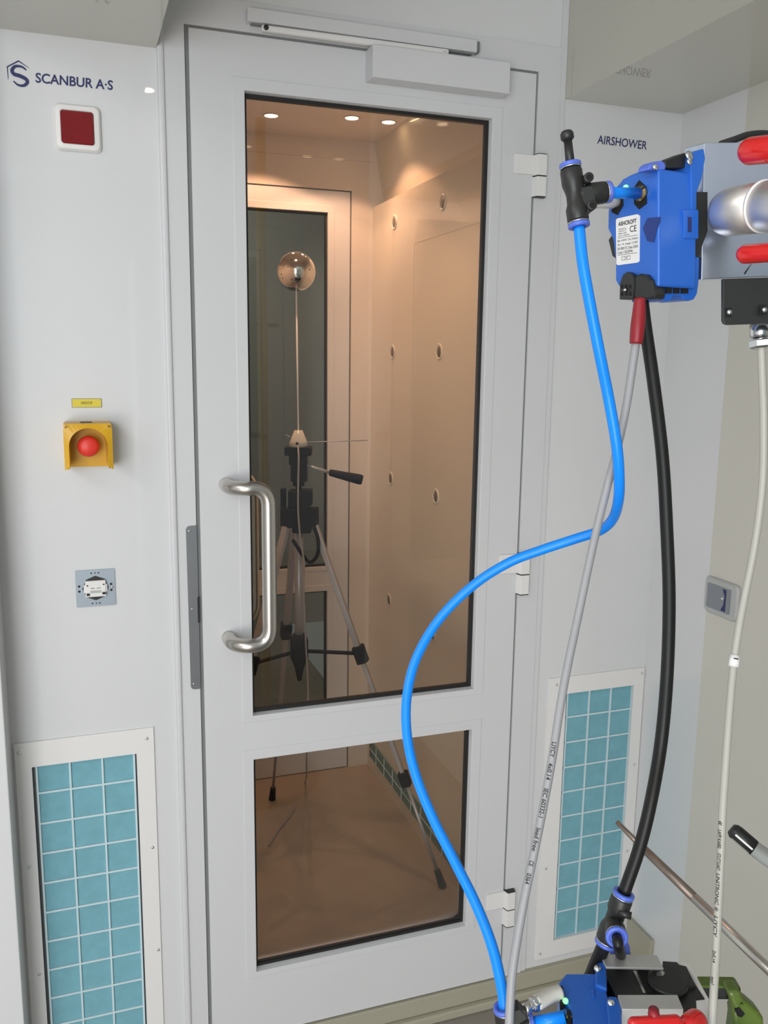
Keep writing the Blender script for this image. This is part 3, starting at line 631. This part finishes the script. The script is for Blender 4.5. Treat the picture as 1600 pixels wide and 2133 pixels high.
mb = MB(); mb.lathe(P(1512, 443, .508), P(1592, 431, .478)-P(1512, 443, .508), [(1e-7, -.004), (.009, -.003), (.0125, 0), (.0135, .004), (.0138, (P(1592, 431, .478)-P(1512, 443, .508)).length)], 40); mb.build('barrel_reflection', 'satin', t)  # solid cylinder shaped to stand for the barrel's blurred reflection in the plate
mb = MB(); mb.tube([P(1572, 541, .478), P(1562, 553, .483), P(1551, 570, .490)], .0005, 8); mb.build('wire_end', 'bolt', t)
mb = MB(); mb.tube(spline([P(1636, 307, .456), P(1690, 330, .45), P(1712, 420, .447), P(1690, 505, .45), P(1636, 523, .456)], 8), .0045, 12); mb.build('bow', 'bolt', t)
t = thing('angle_bracket', P(1600, 620, .49), 'black angle plate with square holes under the aluminium plate', 'bracket')
mb = MB(); mb.prism([P(1506, 581, .497), P(1890, 569, .512), P(1890, 664, .512), P(1516, 677, .497), P(1509, 674.5, .497), P(1506, 668, .497)], FH*.003); mb.build('plate', 'blackm', t, bevel=.0004)
for a, b, c_, d_ in ((1511, 1524, 641, 660), (1582, 1597, 636, 655)):
    mb = MB(); mb.prism([P(a, c_, .4968), P(b, c_, .4968), P(b, d_, .4968), P(a, d_, .4968)], FH*.0005); mb.build('square_hole', 'hole', t)
    mb = MB(); screw(mb, P(b-5, (c_+d_)/2, .4964), -FH, .0017); mb.build('screw', 'bolt', t)
# stand that carries the gear (beside the right edge of the picture)
PX = P(2010, 1000, .60); PX.z = 0
ST = thing('instrument_stand', (PX.x, PX.y, ZF), 'black upright stand carrying the measuring gear', 'stand')
mb = MB(); mb.obox(V((PX.x, PX.y, 1.0)), RH, FH, UP, .018, .018, .95); mb.build('post', 'blackm', ST, bevel=.002)
mb = MB(); mb.lathe((PX.x, PX.y, ZF), UP, [(.24, 0), (.24, .012), (.03, .03), (.028, .05)], 40); mb.build('base', 'blackm', ST)
mb = MB(); mb.cyl(P(1880, 440, .532), P(2000, 440, .60), .008); mb.build('arm', 'blackm', ST)
on_post = lambda z: V((PX.x, PX.y, z))
shelf = hits([(1235, 2112), (1445, 2112), (1455, 2190), (1235, 2190)], (0, 0, 1.226), UP)
mb = MB(); mb.prism(shelf, -UP*.004); mb.build('shelf_plate', 'blackm', ST)
sc_ = (shelf[2]+shelf[3])/2
mb = MB(); mb.cyl(sc_-UP*.012, on_post(1.12), .010); mb.cyl(sc_-UP*.020, sc_-UP*.004, .010); mb.build('arm', 'blackm', ST)
for p in (P(1772, 2184, .694), P(1775, 1916, .707), P(1560, 2188, .568)):
    mb = MB(); mb.cyl(p+(on_post(p.z)-p).normalized()*.006, on_post(p.z), .0045); mb.build('holder', 'blackm', ST)

# push-in fittings
def fitting(body, a, b, r, cap=True):                # black barrel with a blue release ring at its b end
    pass
def barrel(mb, a, b, rs):
    a = V(a); b = V(b); L = (b-a).length; return mb.lathe(a, b-a, [(r, h*L) for r, h in rs], 28)
def collet(a, d, r, parent):
    mb = MB(); mb.lathe(a, d, [(r*1.02, 0), (r*1.02, .0007)], 28); mb.build('metal_ring', 'bolt', parent)
    mb = MB(); mb.lathe(V(a)+V(d).normalized()*.0007, d, [(r*.98, 0), (r*1.06, .0008), (r*1.03, .0022), (r*.72, .0026), (r*.62, .0012)], 28); mb.build('release_ring', 'bluelt', parent, label='blue release ring')
dT = .470
top, bot = P(1189, 352, dT), P(1205, 462, dT); ax = (bot-top).normalized()
T = thing('tee_fitting', P(1198, 410, dT), 'black tee push-in fitting with a plug, beside the upper transmitter', 'tube fitting', 'black push-in tee fittings')
mb = MB(); barrel(mb, top, bot, [(.0052, 0), (.0059, .04), (.0059, .30), (.0049, .42), (.0045, .50), (.0047, .66), (.0058, .76), (.0058, .97), (.0054, 1)])
br0, br1 = P(1199, 408, dT), P(1259, 401, dT+.004)
barrel(mb, br0, br1, [(.0040, 0), (.0046, .30), (.0059, .52), (.0059, .95), (.0055, 1)])
mb.prism([P(1196, 392, dT-.0035), P(1236, 385, dT-.0035), P(1243, 420, dT-.0035), P(1228, 446, dT-.0035), P(1202, 440, dT-.0035)], FH*.007)
mb.build('body', 'black', T, bevel=.0006)
for px, py in ((1227, 369), (1234, 427)):
    mb = MB(); mb.lathe(P(px, py, dT-.006), FH, [(.0017, 0), (.0026, 0), (.0027, .010), (.0017, .010)], 20); mb.build('mounting_eye', 'black', T)
    mb = MB(); mb.lathe(P(px, py, dT-.0062), FH, [(.0017, 0), (.0017, .001)], 16); mb.build('eye_hole', 'hole', T)
collet(top, -ax, .0056, T); collet(bot, ax, .0056, T); collet(br1, br1-br0, .0056, T)
mb = MB(); mb.cyl(top, P(1183, 292, dT), .0026, 20, .0022); mb.lathe(P(1183, 294, dT), -ax, [(.0022, 0), (.0036, .0015), (.0036, .004), (.0028, .0052), (1e-7, .0053)], 24); mb.build('blanking_plug', 'black', T)
tag(MB().tube([br1+(br1-br0)*.02, fB([(1330, 403)], -.003)[0]], .0031, 20).build('blue_tube', 'tube'), 'short straight blue tube between the upper tee fitting and its transmitter', 'tube')

# long blue hose
bl = [(1206, 470, .470), (1216, 560, .470), (1242, 700, .475), (1268, 830, .485), (1285, 930, .490), (1290, 1000, .498), (1288, 1045, .51), (1276, 1082, .53), (1250, 1105, .545), (1200, 1122, .552), (1130, 1145, .558), (1060, 1172, .562), (985, 1220, .565), (915, 1290, .566), (868, 1370, .562), (848, 1450, .556), (848, 1530, .55), (865, 1610, .542), (900, 1700, .53), (945, 1790, .518), (990, 1880, .505), (1025, 1970, .492), (1046, 2060, .482), (1051, 2108, .478)]
tag(MB().tube(pxpath(bl, 8), .0031, 20).build('blue_hose', 'tube'), 'long bright blue hose looping down in front of the door', 'hose')
# black hose
bk = [(1338, 628, .515), (1346, 690, .515), (1362, 800, .512), (1380, 950, .51), (1389, 1100, .51), (1394, 1250, .508), (1390, 1400, .505), (1378, 1540, .502), (1358, 1660, .508), (1334, 1760, .510), (1300, 1860, .512)]
tag(MB().tube(pxpath(bk, 10), [.0037]*101, 20).build('black_hose', 'blacktube'), 'thick black hose hanging in a curve from the upper transmitter', 'hose')
# grey signal cable with its red sleeve
gc = [(1334, 626, .505), (1330, 680, .505), (1321, 740, .506), (1306, 840, .508), (1287, 930, .511), (1266, 1010, .512), (1245, 1095, .511), (1226, 1180, .508), (1203, 1290, .504), (1180, 1400, .498), (1166, 1480, .494), (1152, 1570, .490), (1134, 1670, .486), (1114, 1770, .482), (1093, 1870, .478), (1077, 1960, .474), (1066, 2040, .470), (1060, 2150, .466)]
gpath = pxpath(gc, 10)
gcab = tag(MB().tube(gpath, .0024, 18).build('signal_cable', 'grey'), 'grey printed signal cable with a red sleeve under the upper transmitter', 'cable')
mb = MB(); mb.tube(pxpath([(1333, 622, .503), (1331, 655, .503), (1328, 685, .503), (1325, 716, .504)], 6), [.0032+.0009*math.sin(i/18*2.6) for i in range(19)], 18); mb.build('red_sleeve', 'redtape', gcab, label='dark red shrink sleeve')
def cable_text(path, rad, runs, name, parent, m_='ink', h=.0021, off=0.):
    """Printing wrapped on the cable; runs = (first pixel row, last pixel row, words), read downwards."""
    from_cam = [((p-CAM), p) for p in path]
    rows = [1066.5-FPX*(d.dot(_u))/(d.dot(_f)) for d, p in from_cam]
    def at_row(y):
        for i in range(len(rows)-1):
            if rows[i] <= y <= rows[i+1]:
                t_ = (y-rows[i])/(rows[i+1]-rows[i]); return path[i].lerp(path[i+1], t_), (path[i+1]-path[i]).normalized()
        return path[-1], (path[-1]-path[-2]).normalized()
    mb = MB()
    for y0, y1, s, kw in runs:
        vs_, fs_ = text2d(s, fine=1, **kw); out = []
        for u, v in vs_:
            p, tg = at_row(y0+(y1-y0)*u); tc_ = (CAM-p); tc_ = (tc_-tg*tc_.dot(tg)).normalized(); sd = tg.cross(tc_)
            # letters stand towards the right-hand side of the cable
            th = ((v-.5)*h+off)/rad
            if sd.dot(_r) < 0: sd = -sd
            out.append(p+(tc_*math.cos(th)+sd*math.sin(th))*(rad+.00012))
        mb.add(out, fs_)
    return mb.build(name, m_, parent)
k0 = dict(bold=.014)
cable_text(gpath, .0024, [(1546, 1577, 'LIYCY', k0), (1589, 1624, '4x0.14', k0), (1642, 1660, 'IEC', k0), (1664, 1702, '60332-1', k0), (1724, 1772, 'lead free', k0), (1792, 1803, 'CE', k0), (1818, 1840, '0364', k0)], 'printing', gcab, h=.0025, off=-.0003)
# pale cable on the right
cc = [(1586, 722, .515), (1588, 780, .518), (1591, 870, .523), (1590, 980, .528), (1582, 1070, .53), (1568, 1160, .532), (1552, 1240, .532), (1539, 1310, .53), (1529, 1380, .528), (1520, 1480, .522), (1512, 1590, .516), (1505, 1700, .51), (1501, 1800, .505), (1496, 1900, .498), (1491, 2000, .49), (1486, 2080, .482), (1482, 2170, .476)]
cpath = pxpath(cc, 10)
ccab = tag(MB().tube(cpath, .0023, 18).build('pale_cable', 'cream'), 'pale grey printed cable hanging along the right edge from a metal gland', 'cable')
i1 = dict(bold=.012, shear=.2)
cable_text(cpath, .0023, [(1710, 1720, '«', i1), (1728, 1768, 'LAPP KABEL', i1), (1777, 1814, 'STUTTGART', i1), (1820, 1886, 'UNITRONIC', i1), (1890, 1898, '®', i1), (1908, 1953, 'LiYCY', i1), (1980, 2006, '2x0,14', i1), (2036, 2053, 'mm²', i1)], 'printing', ccab, h=.0022, off=-.0011)
pa, pb = None, None
for p in cpath:
    d = p-CAM; y = 1066.5-FPX*d.dot(_u)/d.dot(_f)
    if pa is None and y >= 1361: pa = p
    if pb is None and y >= 1381: pb = p
mb = MB(); mb.cyl(pa, pb, .0030, 24); mk = mb.build('cable_marker', 'white', ccab, label='white marker sleeve printed 1')
cable_text(cpath, .0030, [(1370.5, 1373.5, 'I', dict(bold=.0))], 'printing', mk, h=.0028, off=.0010)
t = thing('cable_gland', P(1584, 702, .51), 'silver cable gland under the black angle plate', 'cable gland')
g0, g1, g2, g3 = P(1582, 676, .515), P(1583, 704, .515), P(1584, 709, .515), P(1585, 726, .515)
mb = MB(); mb.lathe(g0, g1-g0, [(.0056, 0), (.0056, (g1-g0).length*.8), (.0046, (g1-g0).length)], 24); mb.build('barrel', 'bolt', t)
mb = MB(); mb.lathe(g1, g2-g1, [(.0040, 0), (.0040, (g2-g1).length)], 24); mb.build('thread', 'steel', t)
mb = MB(); mb.lathe(g2, g3-g2, [(.0062, 0), (.0064, .0005), (.0064, (g3-g2).length*.8), (.0050, (g3-g2).length)], 6, False); mb.build('hex_nut', 'bolt', t)

# probes
t = thing('rod_probe', P(1440, 1860, .85), 'long telescopic metal rod probe with a brown tip, crossing behind the black hose', 'probe')
a, b, c_, d_ = P(1285, 1712, .90), P(1340, 1767, .88), P(1345, 1772, .878), P(1760, 2172, .70)
mb = MB(); mb.cyl(a, b, .0024, 16, .0030); mb.build('tip', 'probe', t)
mb = MB(); mb.cyl(b, b.lerp(d_, .30), .0042, 18, .0046); mb.build('tube_section', 'probe', t)
mb = MB(); mb.cyl(b.lerp(d_, .30), d_, .0048, 18); mb.build('tube_section', 'steel', t)
t = thing('humidity_probe', P(1560, 1760, .8), 'grey probe with a slotted black head pointing in from the right edge', 'probe')
a, b, c_ = P(1527, 1729, .75), P(1571, 1767, .742), P(1760, 1905, .71); d = (b-a).normalized()
mb = MB(); mb.lathe(a-d*.002, d, [(.0045, 0), (.0066, .003), (.0066, .012), (.0066, (b-a).length+.002)], 26); hd = mb.build('slotted_head', 'black', t)
nrm = (CAM-a); nrm = (nrm-d*nrm.dot(d)).normalized(); sd = d.cross(nrm)
for th, m_ in ((.25, 'white'), (1.2, 'greymet'), (-.75, 'hole'), (-1.4, 'hole')):
    n_ = nrm*math.cos(th)+sd*math.sin(th); e_ = d.cross(n_)
    mb = MB(); mb.obox(a+d*.0115+n_*.0065, d, n_, e_, .0085, .0003, .0008); mb.build('slot', m_, hd)
mb = MB(); mb.cyl(b, c_, .0068, 26); mb.build('shaft', 'greymet', t)

# lower transmitter, seen from above
Z0 = 1.2620
hz = lambda pts, dz=0.: hits(pts, (0, 0, Z0+dz), UP)
T = thing('pressure_transmitter', hz([(1230, 2090)])[0], 'lower blue pressure transmitter cut off by the bottom edge', 'pressure transmitter', 'blue pressure transmitters')
mb = MB(); mb.prism(hz([(1179, 2027), (1243, 2027), (1252, 2035), (1262, 2060), (1275, 2105), (1290, 2200), (1200, 2200), (1190, 2112), (1185, 2098), (1170, 2076), (1164, 2046)]), -UP*.034); mb.build('housing', 'blue', T, bevel=.0012)
mb = MB(); mb.prism(hz([(1240, 2050), (1241, 2012), (1246, 2004), (1256, 2002), (1263, 2010), (1265, 2060)], .002), -UP*.02); mb.build('mounting_ear', 'blue', T, bevel=.0010)
mb = MB(); mb.prism(hz([(1262, 2082), (1268, 2074), (1284, 2075), (1294, 2096), (1300, 2200), (1275, 2200)], .0025), -UP*.02); mb.build('mounting_ear', 'blue', T, bevel=.0010)
for px, py in ((1245, 2018), (1273, 2090)):
    mb = MB(); screw(mb, hz([(px, py)], .0025)[0], -FH+UP*.8, .0022, .0012); mb.build('screw', 'bolt', T)
mb = MB(); mb.prism(hz([(1231, 2059), (1238, 2056), (1239, 2076), (1234, 2078)], .0010), -UP*.002); mb.build('latch_bump', 'blue', T, bevel=.0004)
for q in ([(1165, 2052), (1172, 2054), (1175, 2094), (1168, 2090)], [(1181, 2102), (1189, 2104), (1191, 2140), (1184, 2138)]):
    mb = MB(); mb.prism(hz(q, .0006), -UP*.006); mb.build('port_recess', 'hole', T)
mb = MB(); mb.sphere(hz([(1178, 2085)], .001)[0], .0017, 16, 10); mb.build('status_light', 'led', T)
mb = MB(); mb.cyl(hz([(1172, 2072)], .001)[0], hz([(1152, 2072)], .001)[0], .0016, 16); mb.cyl(hz([(1152, 2072)], .001)[0], hz([(1147, 2073)], .001)[0], .0030, 16); mb.build('pressure_port', 'brass', T)
mb = MB(); mb.cyl(hz([(1192, 2119)], -.001)[0], hz([(1178, 2119)], -.001)[0], .0011, 14); mb.build('pressure_port', 'brass', T)
t = thing('sampling_nipple', hz([(1120, 2085)])[0], 'clear tube stub with a silver hex nipple on the lower transmitter', 'tube fitting')
a, b, c_ = hz([(1168, 2069)], .001)[0], hz([(1147, 2074)], .001)[0], hz([(1116, 2090)], .001)[0]
mb = MB(); mb.tube(spline([a, b, c_], 8), .0042, 18); mb.build('clear_tube', 'clear', t)
d = (c_-b).normalized()
mb = MB(); mb.lathe(c_-d*.001, d, [(.0042, 0), (.0044, .0004), (.0044, .0030), (.003, .0032), (.003, .0085)], 6, False); mb.build('hex_nipple', 'bolt', t)
mb = MB(); mb.lathe(c_+d*.003, d, [(.0028, 0), (.0028, .0052), (.0020, .0056)], 20); mb.build('thread', 'steel', t)

T = thing('rail_clamp', hz([(1335, 2050)])[0], 'black rail piece between two aluminium plates beside the lower transmitter', 'mounting rail')
mb = MB(); mb.prism(hz([(1262, 2012), (1384, 2012), (1424, 2102), (1296, 2102), (1276, 2060), (1265, 2040)], -.004), -UP*.02); mb.build('rail', 'blackm', T)
mb = MB(); mb.prism(hz([(1249, 1987), (1368, 1989), (1383, 2017), (1263, 2014)], .004), -UP*.0015); mb.build('plate', 'alu2', T, bevel=.0003)
mb = MB(); mb.prism(hz([(1287, 2072), (1411, 2072), (1424, 2102), (1296, 2102)], .004), -UP*.022); mb.build('plate', 'alu2', T, bevel=.0003)
mb = MB(); mb.prism(hz([(1319, 2022), (1325, 2022), (1345, 2068), (1340, 2068)], -.0032), -UP*.001); mb.build('slot_edge', 'bolt', T)
mb = MB(); mb.prism(hz([(1330, 2020), (1350, 2020), (1362, 2068), (1350, 2068)], -.0034), -UP*.0006); mb.build('dark_slot', 'hole', T)
cn = hz([(1390, 2060)], -.006)[0]
mb = MB(); mb.lathe(cn, UP, [(.0115, 0), (.0115, .0015), (.0105, .0018), (.0105, .0032), (.0115, .0035), (.0115, .0050), (.0100, .0060)], 36); mb.build('ribbed_knob', 'black', T)
mb = MB(); mb.prism(hz([(1368, 2025), (1380, 2022), (1385, 2026), (1382, 2032), (1368, 2033)], .0005), -UP*.0005); mb.build('highlight_sliver', 'bolt', T)  # bright sliver put in as a white highlight

T = thing('relay_box', hz([(1430, 2060)])[0], 'black instrument box with a white edge behind the lower transmitter', 'instrument box')
mb = MB(); mb.prism(hz([(1409, 2001), (1432, 2004), (1438, 2010), (1481, 2086), (1484, 2130), (1490, 2190), (1440, 2190), (1380, 2012)], -.0045), -UP*.018); mb.build('case', 'white', T, bevel=.0008)
mb = MB(); mb.prism(hz([(1380, 2001), (1410, 2003), (1416, 2009), (1430, 2012), (1446, 2044), (1450, 2050), (1402, 2064)], -.0015), -UP*.008); mb.build('cover', 'blackm', T, bevel=.0006)
mb = MB(); mb.prism(hz([(1404, 2066), (1450, 2051), (1469, 2080), (1450, 2082), (1452, 2112), (1422, 2120)], -.0038), -UP*.004); mb.build('cover', 'black', T, bevel=.0005)

T = thing('spring_clamp', hz([(1390, 2130)])[0], 'spring clamp with red sleeved handles cut off by the bottom edge', 'clamp')
mb = MB(); mb.capsule(hz([(1308, 2132)], .016)[0], hz([(1420, 2126)], .016)[0], .0032); mb.build('handle_sleeve', 'redvinyl', T)
mb = MB(); mb.capsule(hz([(1425, 2150)], .010)[0], hz([(1461, 2116)], .010)[0], .0062); mb.build('handle_sleeve', 'redvinyl', T)
mb = MB(); mb.cyl(hz([(1362, 2122)], .018)[0], hz([(1362, 2104)], .018)[0], .0028); mb.sphere(hz([(1362, 2112)], .019)[0], .0030, 18, 12); mb.build('rivet', 'redtape', T)
mb = MB(); mb.tube(spline([hz([(1340, 2145)], .012)[0], hz([(1400, 2165)], .006)[0], hz([(1440, 2150)], .010)[0]], 8), .0028, 12); mb.build('bow', 'bolt', T)

# olive clamp at the lower right
T = thing('olive_clamp', P(1530, 2090, .56), 'olive green screw clamp at the lower right corner', 'clamp')
mb = MB(); mb.prism([P(1462, 2055, .575), P(1538, 2055, .575), P(1543, 2058, .575), P(1544, 2083, .575), P(1470, 2083, .575)], FH*.008); mb.build('bar', 'blackm', T, bevel=.001)
mb = MB(); mb.prism([P(1462, 2053, .574), P(1538, 2054, .574), P(1543.5, 2058, .574), P(1544, 2070, .574), P(1541, 2070, .574), P(1538, 2059.5, .574), P(1462, 2059, .574)], FH*.009); mb.build('rim', 'olive', T, bevel=.0006)
pts = [(1516, 2066), (1543, 2064), (1548, 2082), (1566, 2096), (1582, 2110), (1592, 2124), (1594, 2150), (1570, 2190), (1520, 2190), (1528, 2128), (1527, 2112), (1531, 2104), (1524, 2088)]
mb = MB(); mb.prism([P(x, y, .562) for x, y in pts], FH*.012); hb = mb.build('handle', 'olive', T, bevel=.0025, seg=3)
mb = MB(); mb.prism([P(x, y, .5615) for x, y in ((1531, 2104), (1540, 2098), (1552, 2112), (1545, 2120), (1536, 2116))], FH*.001); mb.build('dark_gap', 'hole', hb)
mb = MB(); screw(mb, P(1545, 2092, .5617), -FH, .0011); mb.build('rivet', 'olive', hb)

# lower tee, its tubes and the elbow
dL = .512
T = thing('tee_fitting', P(1280, 1920, dL), 'black tee push-in fitting at the lower end of the black hose', 'tube fitting', 'black push-in tee fittings')
u0, u1 = P(1297, 1868, dL), P(1264, 1958, dL+.004); au = (u0-u1).normalized()
mb = MB(); barrel(mb, u0, u1, [(.0060, 0), (.0064, .05), (.0064, .28), (.0053, .38), (.0053, .58), (.0066, .70), (.0066, .97), (.0063, 1)])
j0, j1 = P(1278, 1924, dL), P(1284, 1948, dL-.011); aj = (j1-j0).normalized()
barrel(mb, j0, j1, [(.0050, 0), (.0061, .4), (.0061, 1)])
mb.build('body', 'black', T, bevel=.0005)
mb = MB(); mb.cyl(P(1288, 1900, dL-.004), P(1315, 1908, dL-.006), .0022, 20); mb.build('mounting_pin', 'black', T)
collet(u0, au, .0061, T); collet(u1, -au, .0061, T); collet(j1, aj, .0061, T)
tag(MB().tube(spline([u1+au*.004, P(1252, 1984, dL+.008), P(1236, 2022, dL+.016), P(1215, 2080, dL+.028), P(1190, 2200, dL+.05)], 8), .0041, 18).build('black_tube', 'blacktube'), 'black tube slanting down to the left from the lower tee fitting', 'tube')
v1 = P(1291, 1980, dL-.006); 
tag(MB().tube(spline([j1-aj*.004, j1+aj*.005, P(1287, 1964, dL-.019), v1, P(1294, 1994, dL+.016), P(1297, 2006, dL+.028)], 6), .0030, 18).build('black_tube', 'blacktube'), 'stub of black tube bending down out of the lower tee fitting', 'tube')
T = thing('straight_fitting', P(1296, 1996, dL-.012), 'black straight push-in fitting half hidden behind the aluminium plate', 'tube fitting')
q0 = P(1291, 1980, dL+.019); q1 = P(1300, 2022, dL+.034); aq = (q0-q1).normalized()
mb = MB(); barrel(mb, q0, q1, [(.0058, 0), (.0062, .06), (.0062, 1)]); mb.build('body', 'black', T)
collet(q0, aq, .0060, T)

T = thing('elbow_fitting', P(1056, 2120, .478), 'black elbow push-in fitting at the lower end of the blue hose', 'tube fitting')
e0, e1, e2 = P(1051, 2106, .478), P(1060, 2146, .480), P(1102, 2134, .482)
mb = MB(); mb.tube(spline([e0, P(1053, 2124, .479), e1, P(1082, 2138, .482), e2], 8), [.0058]*33, 20); mb.prism([P(1066, 2108, .472), P(1082, 2104, .472), P(1098, 2122, .472), P(1070, 2140, .472)], FH*.008); mb.build('body', 'black', T, bevel=.0006)
collet(e0, (e0-e1), .0056, T); collet(e2, e2-P(1082, 2138, .482), .0056, T)
tag(MB().tube([P(1106, 2132, .482), hz([(1178, 2118)], -.001)[0]], .0034, 20).build('blue_tube', 'tube'), 'short blue tube from the elbow fitting to the lower transmitter', 'tube')

# yellow post standing behind the camera; the door glass mirrors it
T = thing('yellow_post', (.517, -1.88, ZF), 'yellow post with a short crossbar, mirrored in the upper door glass', 'post')
mb = MB(); mb.cyl((.517, -1.88, ZF+.02), (.517, -1.88, 2.55), .021); mb.build('upright', 'yellow', T)
mb = MB(); mb.lathe((.517, -1.88, ZF), UP, [(.16, 0), (.16, .012), (.03, .03)], 32); mb.build('base', 'blackm', T)
mb = MB(); mb.cyl((.445, -1.88, 1.745), (.585, -1.88, 1.745), .008); mb.build('crossbar', 'blackm', T)
T = thing('room_downlight', (.113, -2.235, 2.70), 'small warm ceiling lamp of the room, glinting in the left panel', 'ceiling light')
mb = MB(); mb.lathe((.113, -2.235, 2.70), (0, 0, -1), [(.024, 0), (.024, .006), (1e-7, .007)], 24); mb.build('lens', 'spot', T)

T = thing('added_cabinet', (.30, -2.3, ZF), 'unseen tall pale blue cabinet, added to mirror a light strip at the left of the door glass', 'cabinet')  # unseen, added so the door glass mirrors a pale strip
mb = MB(); mb.box(.02, .545, -2.55, -2.10, ZF+.05, 2.02); mb.build('body', 'cabinet', T, bevel=.004)
mb = MB(); mb.box(.03, .280, -2.10, -2.083, ZF+.06, 2.01); d_ = mb.build('door', 'cabinet', T, bevel=.002)
mb = MB(); mb.cyl((.265, -2.07, 1.0), (.265, -2.07, 1.15), .006); mb.build('handle', 'bolt', d_)
mb = MB(); mb.box(.286, .535, -2.10, -2.083, ZF+.06, 2.01); d_ = mb.build('door', 'cabinet', T, bevel=.002)
mb = MB(); mb.cyl((.301, -2.07, 1.0), (.301, -2.07, 1.15), .006); mb.build('handle', 'bolt', d_)
mb = MB(); mb.box(.05, .515, -2.52, -2.13, ZF, ZF+.05); mb.build('plinth', 'blackm', T)
